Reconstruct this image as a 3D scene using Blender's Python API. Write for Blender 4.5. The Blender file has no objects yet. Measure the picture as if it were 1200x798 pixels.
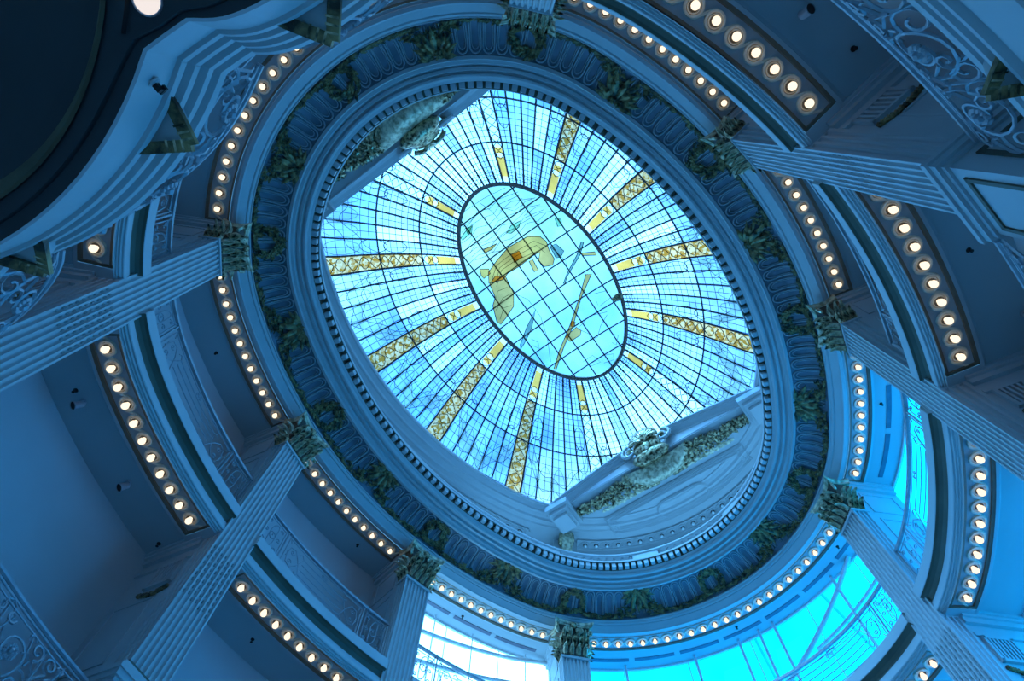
import bpy, bmesh, math, random
from math import sin, cos, pi, atan2, hypot, radians, sqrt
from mathutils import Matrix, Vector

random.seed(7)
SC = bpy.context.scene
COL = SC.collection

# ------------------------------------------------------------------ camera, sky, exposure
EYE = 1.6                                    # height of the lens above the ground floor
cam_data = bpy.data.cameras.new('camera')
cam = bpy.data.objects.new('camera', cam_data)
COL.objects.link(cam)
cam_data.sensor_width = 36.0
cam_data.lens = 21.0
cam_data.clip_start = 0.05
cam_data.clip_end = 400
cam.matrix_world = Matrix(((0.577614, -0.766234, -0.281507, -5.757000),
                           (-0.816157, -0.535400, -0.217337, -2.981000),
                           (0.015812, 0.355291, -0.934622, 1.600000),
                           (0.000000, 0.000000, 0.000000, 1.000000)))
SC.camera = cam

world = bpy.data.worlds.new('sky')
SC.world = world
world.use_nodes = True
wt = world.node_tree
wt.nodes.clear()
w_out = wt.nodes.new('ShaderNodeOutputWorld')
w_bg = wt.nodes.new('ShaderNodeBackground')
w_tc = wt.nodes.new('ShaderNodeTexCoord')
w_no = wt.nodes.new('ShaderNodeTexNoise')
w_no.inputs['Scale'].default_value = 2.6
w_no.inputs['Detail'].default_value = 4.0
w_no.inputs['Roughness'].default_value = 0.55
w_ra = wt.nodes.new('ShaderNodeValToRGB')
w_ra.color_ramp.elements[0].position = 0.40
w_ra.color_ramp.elements[0].color = (0.05, 0.32, 0.92, 1)
w_ra.color_ramp.elements[1].position = 0.56
w_ra.color_ramp.elements[1].color = (0.24, 0.66, 1.05, 1)
e_ = w_ra.color_ramp.elements.new(0.74)
e_.color = (0.62, 0.92, 1.12, 1)
w_sep = wt.nodes.new('ShaderNodeSeparateXYZ')
w_hz = wt.nodes.new('ShaderNodeMapRange')     # whiter haze towards the horizon
w_hz.inputs['From Min'].default_value = 0.62
w_hz.inputs['From Max'].default_value = 0.25
w_mix = wt.nodes.new('ShaderNodeMix')
w_mix.data_type = 'RGBA'
w_mix.inputs[7].default_value = (0.14, 0.50, 0.95, 1)
w_mp = wt.nodes.new('ShaderNodeMapping')
w_mp.inputs['Location'].default_value = (0.7, 0.3, 0.1)
wt.links.new(w_tc.outputs['Generated'], w_mp.inputs['Vector'])
wt.links.new(w_mp.outputs['Vector'], w_no.inputs['Vector'])
wt.links.new(w_no.outputs['Fac'], w_ra.inputs['Fac'])
wt.links.new(w_tc.outputs['Generated'], w_sep.inputs['Vector'])
wt.links.new(w_sep.outputs['Z'], w_hz.inputs['Value'])
wt.links.new(w_hz.outputs['Result'], w_mix.inputs[0])
wt.links.new(w_ra.outputs['Color'], w_mix.inputs[6])
wt.links.new(w_mix.outputs[2], w_bg.inputs['Color'])
wt.links.new(w_bg.outputs['Background'], w_out.inputs['Surface'])
w_bg.inputs['Strength'].default_value = 4.6

sun_data = bpy.data.lights.new('sun', 'SUN')     # veiled sun behind the upper left of the skylight
sun_data.energy = 24.0
sun_data.angle = radians(35)
sun_data.color = (0.12, 0.48, 1.0)
sun = bpy.data.objects.new('sun', sun_data)
COL.objects.link(sun)
sun.rotation_euler = Vector((0.55, 0.05, -0.83)).to_track_quat('-Z', 'Y').to_euler()

SC.view_settings.view_transform = 'Standard'
SC.view_settings.look = 'None'
SC.view_settings.exposure = 0.12
SC.view_settings.gamma = 1.0
SC.view_settings.use_curve_mapping = False
SC.cycles.max_bounces = 8
SC.cycles.diffuse_bounces = 5
SC.cycles.transparent_max_bounces = 16
SC.cycles.sample_clamp_indirect = 6.0

# ------------------------------------------------------------------ plan: a four-centre oval, both bulb rings lie on it
A0, B0 = 9.627, 7.127
CXO = (A0 - B0) / (3 - sqrt(5)); CYO = 2 * CXO
RE = A0 - CXO; RS = B0 + CYO                 # end and side radii
PHI = math.atan(2.0)
S1 = RE * PHI; Q = S1 + RS * (pi / 2 - PHI); PER = 4 * Q


def oval(s, d=0.0):
    """plan point and outward normal at arc length s of the oval, offset outward by d"""
    s %= PER
    k = min(3, int(s // Q)); t = s - k * Q
    if k % 2: t = Q - t
    if t < S1:
        a = t / RE; x, y = CXO + (RE + d) * cos(a), (RE + d) * sin(a)
    else:
        a = PHI + (t - S1) / RS; x, y = (RS + d) * cos(a), -CYO + (RS + d) * sin(a)
    gx, gy = ((1, 1), (-1, 1), (-1, -1), (1, -1))[k]
    return (x * gx, y * gy), (cos(a) * gx, sin(a) * gy)


def P(s, d, h):
    p, n = oval(s, d)
    return (p[0], p[1], h)


def frame(s, d=0.0, h=0.0):
    """x runs along the oval, y outward, z up"""
    p, n = oval(s, d)
    m = Matrix(((-n[1], n[0], 0, p[0]), (n[0], n[1], 0, p[1]), (0, 0, 1, h), (0, 0, 0, 1)))
    m[0][0], m[1][0] = n[1], -n[0]
    return m                                  # right-handed: x = (ny,-nx), y = n


COLS = [5.2, Q - 2.62, Q + 2.62, 2 * Q - 5.2, 2 * Q + 5.2, 3 * Q - 2.62, 3 * Q + 2.62, 4 * Q - 5.2]
# COLS[0]=lower right ... order runs with s
BAYS = [(COLS[i], COLS[(i + 1) % 8] + (PER if i == 7 else 0)) for i in range(8)]
# bays: 0 lower, 1 bottom left middle, 2 left, 3 upper-left end, 4 top, 5 right middle, 6 right, 7 lower-right end


# ------------------------------------------------------------------ materials
def mat(name, col, rough=0.6, metal=0.0, noise=0.0, nscale=6.0, bump=0.0, bscale=40.0, col2=None):
    m = bpy.data.materials.new(name)
    m.use_nodes = True
    t = m.node_tree
    b = t.nodes['Principled BSDF']
    b.inputs['Base Color'].default_value = (*col, 1)
    b.inputs['Roughness'].default_value = rough
    b.inputs['Metallic'].default_value = metal
    tc = t.nodes.new('ShaderNodeTexCoord')
    if noise or col2:
        n = t.nodes.new('ShaderNodeTexNoise'); n.inputs['Scale'].default_value = nscale
        n.inputs['Detail'].default_value = 5
        r = t.nodes.new('ShaderNodeValToRGB')
        c2 = col2 or tuple(c * (1 - noise) for c in col)
        r.color_ramp.elements[0].position = 0.36; r.color_ramp.elements[0].color = (*c2, 1)
        r.color_ramp.elements[1].position = 0.62; r.color_ramp.elements[1].color = (*col, 1)
        t.links.new(tc.outputs['Object'], n.inputs['Vector'])
        t.links.new(n.outputs['Fac'], r.inputs['Fac'])
        t.links.new(r.outputs['Color'], b.inputs['Base Color'])
    if bump:
        n2 = t.nodes.new('ShaderNodeTexNoise'); n2.inputs['Scale'].default_value = bscale
        bp = t.nodes.new('ShaderNodeBump'); bp.inputs['Strength'].default_value = bump
        bp.inputs['Distance'].default_value = 0.02
        t.links.new(tc.outputs['Object'], n2.inputs['Vector'])
        t.links.new(n2.outputs['Fac'], bp.inputs['Height'])
        t.links.new(bp.outputs['Normal'], b.inputs['Normal'])
    return m


def glass_mat(name, tint, vary=0.0, diffuse=0.15, pattern=None):
    """thin coloured glass: mostly clear, a little milky"""
    m = bpy.data.materials.new(name)
    m.use_nodes = True
    t = m.node_tree; t.nodes.clear()
    out = t.nodes.new('ShaderNodeOutputMaterial')
    tr = t.nodes.new('ShaderNodeBsdfTransparent')
    tl = t.nodes.new('ShaderNodeBsdfTranslucent')
    mx = t.nodes.new('ShaderNodeMixShader'); mx.inputs[0].default_value = diffuse
    tr.inputs['Color'].default_value = (*tint, 1)
    tl.inputs['Color'].default_value = (*tint, 1)
    if vary or pattern:
        tc = t.nodes.new('ShaderNodeTexCoord')
        if pattern == 'leaf':
            n = t.nodes.new('ShaderNodeTexVoronoi'); n.inputs['Scale'].default_value = 11
            n.feature = 'F1'
            src = n.outputs['Color']
        else:
            n = t.nodes.new('ShaderNodeTexNoise'); n.inputs['Scale'].default_value = 1.1
            n.inputs['Detail'].default_value = 3
            src = n.outputs['Fac']
        r = t.nodes.new('ShaderNodeValToRGB')
        lo = tuple(c * (1 - vary) for c in tint) if pattern != 'leaf' else (0.36, 0.11, 0.014)
        r.color_ramp.elements[0].position = 0.35; r.color_ramp.elements[0].color = (*lo, 1)
        r.color_ramp.elements[1].position = 0.65; r.color_ramp.elements[1].color = (*tint, 1)
        t.links.new(tc.outputs['Object'], n.inputs['Vector'])
        t.links.new(src, r.inputs['Fac'])
        t.links.new(r.outputs['Color'], tr.inputs['Color'])
        t.links.new(r.outputs['Color'], tl.inputs['Color'])
    t.links.new(tr.outputs[0], mx.inputs[1]); t.links.new(tl.outputs[0], mx.inputs[2])
    t.links.new(mx.outputs[0], out.inputs['Surface'])
    return m


def emit_mat(name, col, strength):
    m = bpy.data.materials.new(name)
    m.use_nodes = True
    t = m.node_tree; t.nodes.clear()
    out = t.nodes.new('ShaderNodeOutputMaterial')
    e = t.nodes.new('ShaderNodeEmission')
    e.inputs['Color'].default_value = (*col, 1); e.inputs['Strength'].default_value = strength
    t.links.new(e.outputs[0], out.inputs['Surface'])
    return m


M = {
    'paint': mat('grey-blue paint', (0.50, 0.53, 0.54), 0.55, noise=0.05, nscale=1.5),
    'wall': mat('wall paint', (0.52, 0.57, 0.60), 0.7, noise=0.06, nscale=0.7),
    'ceil': mat('ceiling paint', (0.44, 0.48, 0.50), 0.75, noise=0.05, nscale=0.8),
    'coffer': mat('coffer paint', (0.40, 0.44, 0.45), 0.6, noise=0.1, nscale=4),
    'line': mat('dark olive reveal and shade paint', (0.13, 0.12, 0.085), 0.6, noise=0.2, nscale=5),
    'olive': mat('olive soffit paint', (0.12, 0.12, 0.085), 0.6, noise=0.2, nscale=2),
    'rosette': mat('dull bronze rosette', (0.74, 0.68, 0.54), 0.5, metal=0.1, noise=0.15, nscale=9),
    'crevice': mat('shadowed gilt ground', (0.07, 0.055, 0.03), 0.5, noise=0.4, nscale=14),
    'dark': mat('dark socket', (0.012, 0.011, 0.010), 0.6, noise=0.2),
    'gilt': mat('gilt with shaded crevices', (0.80, 0.66, 0.40), 0.30, metal=0.75, col2=(0.05, 0.04, 0.02), nscale=9, bump=0.3, bscale=18),  # dark noise flecks put the shade of crevices into the colour
    'giltdark': mat('darkened gilt', (0.40, 0.29, 0.12), 0.45, metal=0.3, col2=(0.035, 0.03, 0.018), nscale=7, bump=0.4, bscale=30),
    'giltpale': mat('pale worn gilt', (0.90, 0.80, 0.56), 0.4, metal=0.3, col2=(0.36, 0.30, 0.18), nscale=7, bump=0.6, bscale=18),
    'husk': mat('dusty husk paint', (0.30, 0.34, 0.34), 0.6, noise=0.3, nscale=12),
    'tongue': mat('tongue paint', (0.42, 0.45, 0.48), 0.55, noise=0.2, nscale=6),
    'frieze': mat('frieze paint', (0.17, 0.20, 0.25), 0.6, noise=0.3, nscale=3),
    'iron': mat('painted wrought iron', (0.42, 0.46, 0.50), 0.5, metal=0.2, noise=0.2, nscale=9),
    'lead': mat('lead came', (0.025, 0.028, 0.035), 0.5, noise=0.2),
    'rim': mat('medallion rim bronze', (0.16, 0.11, 0.09), 0.45, metal=0.3, noise=0.3, nscale=6),
    'steel': mat('white painted steel', (0.85, 0.87, 0.88), 0.4, noise=0.05),
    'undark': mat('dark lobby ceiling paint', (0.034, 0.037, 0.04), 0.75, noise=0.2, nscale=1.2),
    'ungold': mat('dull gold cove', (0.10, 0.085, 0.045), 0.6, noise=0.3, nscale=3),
    'floor': mat('pale stone floor', (0.42, 0.43, 0.44), 0.35, noise=0.15, nscale=0.8),
    'slot': mat('slot diffuser grey', (0.14, 0.14, 0.20), 0.5, noise=0.2),
    'stone': mat('outside stone', (0.5, 0.5, 0.5), 0.8, noise=0.2, nscale=0.6),
    'plastic': mat('grey plastic', (0.35, 0.38, 0.42), 0.4, noise=0.05),
    'bulb': emit_mat('bulb glow', (1.0, 0.84, 0.62), 1.3),
    'bulbdim': mat('unlit opal bulb', (0.88, 0.92, 0.92), 0.15),
    'lamp': emit_mat('downlight glow', (1.0, 0.9, 0.86), 0.85),
    'g_clear': glass_mat('pale opalescent glass', (0.46, 0.52, 0.60), 0.25),
    'g_med': glass_mat('medallion glass', (0.36, 0.45, 0.46), 0.2),
    'g_milk': glass_mat('milky reflection glass', (0.96, 0.97, 0.97), 0.0, 0.5),
    'g_white': glass_mat('milky glass', (0.70, 0.70, 0.70), 0.12, 0.35),
    'g_blue': glass_mat('pale blue glass', (0.34, 0.43, 0.60), 0.35),
    'g_gold': glass_mat('gold leaf glass', (0.60, 0.31, 0.15), 0.3, 0.2, 'leaf'),
    'g_amber': glass_mat('amber glass', (0.95, 0.34, 0.06), 0.2, 0.2),
    'g_straw': glass_mat('straw glass', (1.0, 0.44, 0.14), 0.2, 0.2),
    'g_beige': glass_mat('beige scroll glass', (0.86, 0.86, 0.66), 0.15, 0.2),
    'g_green': glass_mat('sea green glass', (0.50, 0.72, 0.50), 0.3, 0.2),
    'g_sea': glass_mat('pale sea glass', (0.34, 0.42, 0.35), 0.3, 0.2),
    'w_grey': glass_mat('grey clerestory glass', (0.46, 0.52, 0.54), 0.0, 0.05),
    'w_clear': glass_mat('clear window glass', (0.97, 0.98, 0.98), 0.0, 0.03),
    'w_cyan': glass_mat('cyan tinted window glass', (0.01, 0.64, 0.95), 0.06, 0.06),
}


# ------------------------------------------------------------------ mesh helpers
def link(name, verts, faces, m, parent=None, smooth=False, loc=None, mats=None, fm=None):
    me = bpy.data.meshes.new(name)
    if loc is None and parent is not None: loc = parent_loc(parent)
    if loc is not None: verts = [(v[0] - loc[0], v[1] - loc[1], v[2] - loc[2]) for v in verts]
    me.from_pydata(verts, [], faces)
    for k in (mats or [m]): me.materials.append(k)
    if fm:
        for p, i in zip(me.polygons, fm): p.material_index = i
    if smooth:
        me.polygons.foreach_set('use_smooth', [True] * len(me.polygons))
    me.update()
    o = bpy.data.objects.new(name, me)
    COL.objects.link(o)
    if parent is not None: o.parent = parent
    elif loc is not None: o.location = loc
    return o


WL = {}


def parent_loc(o):
    """world translation of an unrotated parent chain"""
    x = Vector((0, 0, 0))
    while o is not None:
        x += o.location; o = o.parent
    return x


def thing(name, label, cat, loc=(0, 0, 0), group=None):
    o = bpy.data.objects.new(name, None)
    COL.objects.link(o)
    o.empty_display_size = 0.2
    o.location = loc
    o['label'] = label; o['category'] = cat
    if group: o['group'] = group
    return o


def tag(o, label, cat, group=None):
    o['label'] = label; o['category'] = cat
    if group: o['group'] = group
    return o


def structure(o):
    o['kind'] = 'structure'
    return o


class MB:
    """collects shapes for one mesh"""
    def __init__(s): s.v = []; s.f = []
    def add(s, v, f):
        n = len(s.v); s.v += [tuple(a) for a in v]; s.f += [tuple(i + n for i in q) for q in f]
    def box(s, x0, x1, y0, y1, z0, z1, m=None):
        v = [(x, y, z) for z in (z0, z1) for y in (y0, y1) for x in (x0, x1)]
        if m is not None: v = [tuple(m @ Vector(a)) for a in v]
        s.add(v, [(0, 2, 3, 1), (4, 5, 7, 6), (0, 1, 5, 4), (2, 6, 7, 3), (0, 4, 6, 2), (1, 3, 7, 5)])
    def tube(s, pts, r, n=5, closed=False, r2=None):
        pts = [Vector(p) for p in pts]
        N = len(pts); rings = []
        up = None
        for i, p in enumerate(pts):
            a = pts[i - 1] if (i or closed) else p
            b = pts[(i + 1) % N] if (i < N - 1 or closed) else p
            t = (b - a)
            if t.length < 1e-9: t = Vector((0, 0, 1))
            t.normalize()
            if up is None:
                up = Vector((0, 0, 1)) if abs(t.z) < 0.9 else Vector((1, 0, 0))
            u = up - t * up.dot(t)
            if u.length < 1e-5: u = t.orthogonal()
            u.normalize(); w = t.cross(u); up = u
            rr = r if r2 is None else r + (r2 - r) * i / max(1, N - 1)
            rings.append([p + (u * cos(2 * pi * k / n) + w * sin(2 * pi * k / n)) * rr for k in range(n)])
        base = len(s.v)
        for g in rings: s.v += [tuple(q) for q in g]
        for i in range(N if closed else N - 1):
            for k in range(n):
                a = base + i * n + k; b = base + i * n + (k + 1) % n
                j = (i + 1) % N
                c = base + j * n + (k + 1) % n; d = base + j * n + k
                s.f.append((a, b, c, d))
        if not closed:
            s.f.append(tuple(base + k for k in range(n))[::-1])
            s.f.append(tuple(base + (N - 1) * n + k for k in range(n)))
    def ball(s, c, rx, ry=None, rz=None, n=8, k=5, m=None):
        ry = ry or rx; rz = rz or rx
        v = []; f = []
        for i in range(k + 1):
            a = pi * i / k
            for j in range(n):
                b = 2 * pi * j / n
                q = (rx * sin(a) * cos(b), ry * sin(a) * sin(b), rz * cos(a))
                if m is not None: q = m @ Vector(q)
                v.append((c[0] + q[0], c[1] + q[1], c[2] + q[2]))
        for i in range(k):
            for j in range(n):
                f.append((i * n + j, (i + 1) * n + j, (i + 1) * n + (j + 1) % n, i * n + (j + 1) % n))
        s.add(v, f)
    def lathe(s, prof, c=(0, 0, 0), n=12, m=None):
        v = []; f = []
        for (r, z) in prof:
            for j in range(n):
                q = Vector((r * cos(2 * pi * j / n), r * sin(2 * pi * j / n), z))
                if m is not None: q = m @ q
                v.append((q[0] + c[0], q[1] + c[1], q[2] + c[2]))
        for i in range(len(prof) - 1):
            for j in range(n):
                f.append((i * n + j, i * n + (j + 1) % n, (i + 1) * n + (j + 1) % n, (i + 1) * n + j))
        s.add(v, f)
    def obj(s, name, m, parent=None, smooth=False, loc=None):
        return link(name, s.v, s.f, m, parent, smooth, loc)


def steps(s0, s1, ds=0.22):
    n = max(2, int(math.ceil((s1 - s0) / ds)))
    return [s0 + (s1 - s0) * i / n for i in range(n + 1)]


def sweep(mb, prof, s0=0, s1=None, closed_prof=False, ds=0.22, fn=None):
    """sweep a (d, h) profile along the oval"""
    full = s1 is None
    ss = steps(0, PER, ds)[:-1] if full else steps(s0, s1, ds)
    fn = fn or P
    k = len(prof); base = len(mb.v)
    for s in ss:
        for (d, h) in prof: mb.v.append(fn(s, d, h))
    n = len(ss)
    for i in range(n if full else n - 1):
        j = (i + 1) % n
        for a in range(k if closed_prof else k - 1):
            b = (a + 1) % k
            mb.f.append((base + i * k + a, base + j * k + a, base + j * k + b, base + i * k + b))
    if not full and closed_prof:
        mb.f.append(tuple(base + a for a in range(k)))
        mb.f.append(tuple(base + (n - 1) * k + a for a in range(k))[::-1])


def ring(name, prof, m, s0=0, s1=None, closed_prof=False, parent=None, ds=0.22, smooth=False, loc=None):
    mb = MB(); sweep(mb, prof, s0, s1, closed_prof, ds)
    return mb.obj(name, m, parent, smooth, loc)


def copy_tree(o, parent=None):
    c = o.copy(); COL.objects.link(c)
    if parent is not None: c.parent = parent
    for ch in [x for x in o.children]: copy_tree(ch, c)
    return c


def spiral(cx, cy, r0, r1, a0, turns, n=14):
    return [(cx + (r0 + (r1 - r0) * i / n) * cos(a0 + turns * 2 * pi * i / n),
             cy + (r0 + (r1 - r0) * i / n) * sin(a0 + turns * 2 * pi * i / n)) for i in range(n + 1)]
# ------------------------------------------------------------------ the setting
HC, HB, HA = 14.05, 9.47, 4.1               # undersides: gallery ceiling, upper balcony, lower balcony
FB, FA = 10.2, 5.05                          # floors of the two balconies
WALL = 1.15                                  # back wall of the galleries behind the oval

# ground floor and lower hall (below and around the eye, lights up the undersides by bounce)
mb = MB()
ss = steps(0, PER, 0.5)[:-1]
mb.v = [P(s, 5.0, -1.6) for s in ss]; mb.f = [tuple(range(len(ss)))]
structure(mb.obj('floor', M['floor']))
structure(ring('wall_ground', [(5.0, -1.6), (5.0, HA + 0.02)], M['wall'], ds=0.5))

# underside of the gallery ceiling outside the lamp coffers
structure(ring('ceiling', [(0.22, HC + 0.02), (0.36, HC + 0.06), (0.42, HC + 0.06), (WALL + .05, HC + 0.06)], M['ceil']))
# architrave: beam soffit, fascia steps and the pale lip below the frieze
structure(ring('trim_1', [(-.30, HC + .02), (-.36, HC + .02), (-.38, HC - .01), (-.46, HC - .01), (-.48, HC + .03), (-.55, HC + .10),
                          (-.60, HC + .15), (-.60, HC + .18), (-.64, HC + .18), (-.66, HC + .21), (-.67, HC + .24), (-.70, HC + .24), (-.70, HC + .29), (-.66, HC + .30)], M['paint']))
# cornice above the frieze
structure(ring('trim_2', [(-1.38, 14.82), (-1.46, 14.80), (-1.47, 14.88), (-1.54, 14.89), (-1.55, 14.97), (-1.60, 15.02), (-1.60, 14.96), (-1.67, 14.95), (-1.68, 15.05),
                          (-1.74, 15.07), (-1.75, 15.00), (-1.80, 15.00), (-1.83, 15.03), (-1.83, 15.10), (-1.90, 15.14)], M['paint']))
structure(ring('trim_16', [(-1.90, 15.14), (-1.90, 15.32), (-2.05, 15.33)], M['line']))  # shade between the dentils put into the dark colour of the bed
structure(ring('trim_17', [(-2.05, 15.33), (-2.07, 15.34), (-2.07, 15.40), (-2.02, 15.44), (1.7, 15.44)], M['paint']))
cornice = bpy.data.objects['trim_2']
# dentils, one object each
dm = MB(); dm.box(-.065, .065, -.07, .07, -.08, .08)
d0 = None
nd = 178
for i in range(nd):
    if d0 is None:
        d0 = dm.obj('dentil', M['paint'], cornice); o = d0
    else:
        o = d0.copy(); COL.objects.link(o)
    o.matrix_basis = frame(PER * i / nd, -1.965, 15.25)

# attic: wall, soffit with its moulded frame round the glass
CS0, CS1 = PER - 8.5, PER + 8.5             # clerestory stretch of the attic wall, on the glazed side
structure(ring('wall_attic', [(1.7, 15.4), (1.7, 20.1)], M['paint'], CS1 - PER, CS0))
structure(ring('wall_attic', [(1.7, 19.0), (1.7, 20.1)], M['paint'], CS0, CS1))


def attic_d(s):                              # the attic oval is a little longer than the galleries
    a = oval(s)[0][0] / A0
    return 0.78 + 0.42 * a * a


structure(ring('trim_3', [(.46, 20.0), (.46, 19.95), (.40, 19.93), (.34, 19.97), (.22, 19.97), (.20, 19.93), (.12, 19.91), (.05, 19.97), (-.12, 20.0), (-.16, 19.97), (-.22, 19.97),
                          (-.26, 20.03), (-.42, 20.10), (-.48, 20.08), (-.52, 20.12), (-.52, 20.22), (-.3, 20.3)], M['paint']))
mb = MB(); sweep(mb, [(.46, 20.0), (1.75, 20.0)], fn=lambda s, d, h: P(s, d if d < 1 else d, h))
structure(mb.obj('ceiling', M['paint']))

# upper balcony slab: moulded edge, dark soffit cove, pale fascia, floor
for s0, s1 in BAYS:                            # the slab edge dies into the flanks of the pilasters
    a0, a1 = s0 + .38, s1 - .38
    structure(ring('trim_4', [(-.495, HB + .002), (-.50, HB), (-.505, HB + .03), (-.53, HB + .03), (-.53, HB + .06), (-.565, HB + .06), (-.57, HB + .10), (-.575, HB + .10)], M['paint'], a0, a1))
    structure(ring('trim_5', [(-.575, HB + .10), (-.60, HB + .10), (-.61, HB + .12), (-.61, HB + .20), (-.58, HB + .22), (-.58, HB + .30)], M['paint'], a0, a1))
    structure(ring('trim_6', [(-.58, HB + .30), (-.56, HB + .36), (-.58, HB + .44), (-.64, HB + .48), (-.69, HB + .49)], M['olive'], a0, a1))
    structure(ring('trim_7', [(-.69, HB + .49), (-.70, HB + .50), (-.70, FB), (-.66, FB + .03), (-.3, FB + .03)], M['paint'], a0, a1))
structure(ring('floor', [(-.35, FB + .03), (WALL, FB + .03)], M['floor']))
structure(ring('ceiling', [(.08, HB), (.14, HB), (.16, HB + .05), (.22, HB + .08), (WALL + .05, HB + .08)], M['ceil']))

# back walls of the galleries: solid round the left and right bays, glazed round the lower right
GL0, GL1 = COLS[6] + 1.6, COLS[1] + PER - .4        # glazed stretch along s
for s0, s1 in [(BAYS[0][1] - .4, BAYS[0][1] - .37)] + [(a + .27, b_ - .27) for a, b_ in BAYS[1:6]] + [(COLS[6] + .27, GL0)]:
    structure(ring('wall_upper', [(WALL, FB), (WALL, HC + .06)], M['wall'], s0, s1))
    structure(ring('wall_lower', [(WALL, FA), (WALL, HB + .08)], M['wall'], s0, s1))
# small cove where wall and ceiling meet
# lower balcony slab round the side bays (the end bay has its own lobed balcony)
LB0, LB1 = COLS[4] - .15, COLS[3] + PER + .15
structure(ring('trim_8', [(WALL, HA), (-.50, HA), (-.55, HA + .02), (-.56, HA + .36), (-.52, HA + .38), (-.52, HA + .46), (-.57, HA + .49), (-.56, HA + .55), (-.50, HA + .58), (-.50, HA + .63), (-.55, HA + .66), (-.54, HA + .72),
                          (-.46, HA + .76), (-.46, HA + .80), (-.52, HA + .83), (-.52, HA + .90), (-.44, HA + .93), (-.40, FA), (WALL, FA)], M['paint'], LB0, LB1))
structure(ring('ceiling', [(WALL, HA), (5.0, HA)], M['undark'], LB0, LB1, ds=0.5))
# ------------------------------------------------------------------ the eight pilaster piers
FACE = -.63                                   # front face of the fluted shaft, relative to the oval


def leaf_mesh(name, w, hgt, curl, m, seg=5):
    """an acanthus leaf standing on z=0, facing -y, its tip curling forward; lobed outline"""
    v = []; f = []
    for i in range(seg + 1):
        t = i / seg
        a = t * 2.2
        y = -curl * (1 - cos(a)) * .75; z = hgt * (t if t < .8 else .8 + (t - .8) * .2) - (curl * .5 * max(0, t - .75) * 3)
        ww = w * (0.55 + .55 * sin(pi * min(1, t * .95 + .08))) * (1 if i % 2 else .78) * (1 - .55 * max(0, t - .7) / .3)
        v += [(-ww / 2, y + .25 * curl, z), (-ww * .2, y - .12 * curl, z), (0, y + .04 * curl, z + .01), (ww * .2, y - .12 * curl, z), (ww / 2, y + .25 * curl, z)]
    for i in range(seg):
        for k in range(4):
            f.append((i * 5 + k, i * 5 + k + 1, i * 5 + k + 6, i * 5 + k + 5))
    me = bpy.data.meshes.new(name); me.from_pydata(v, [], f); me.materials.append(m); me.update()
    return me


def child_mesh(name, me, parent, mtx):
    o = bpy.data.objects.new(name, me); COL.objects.link(o)
    o.parent = parent; o.matrix_basis = mtx
    return o


LEAF_A = leaf_mesh('leaf', .17, .36, .20, M['gilt'])
LEAF_B = leaf_mesh('leaf', .15, .32, .22, M['giltpale'])
PH0 = FA                                      # base height of the piers


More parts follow.
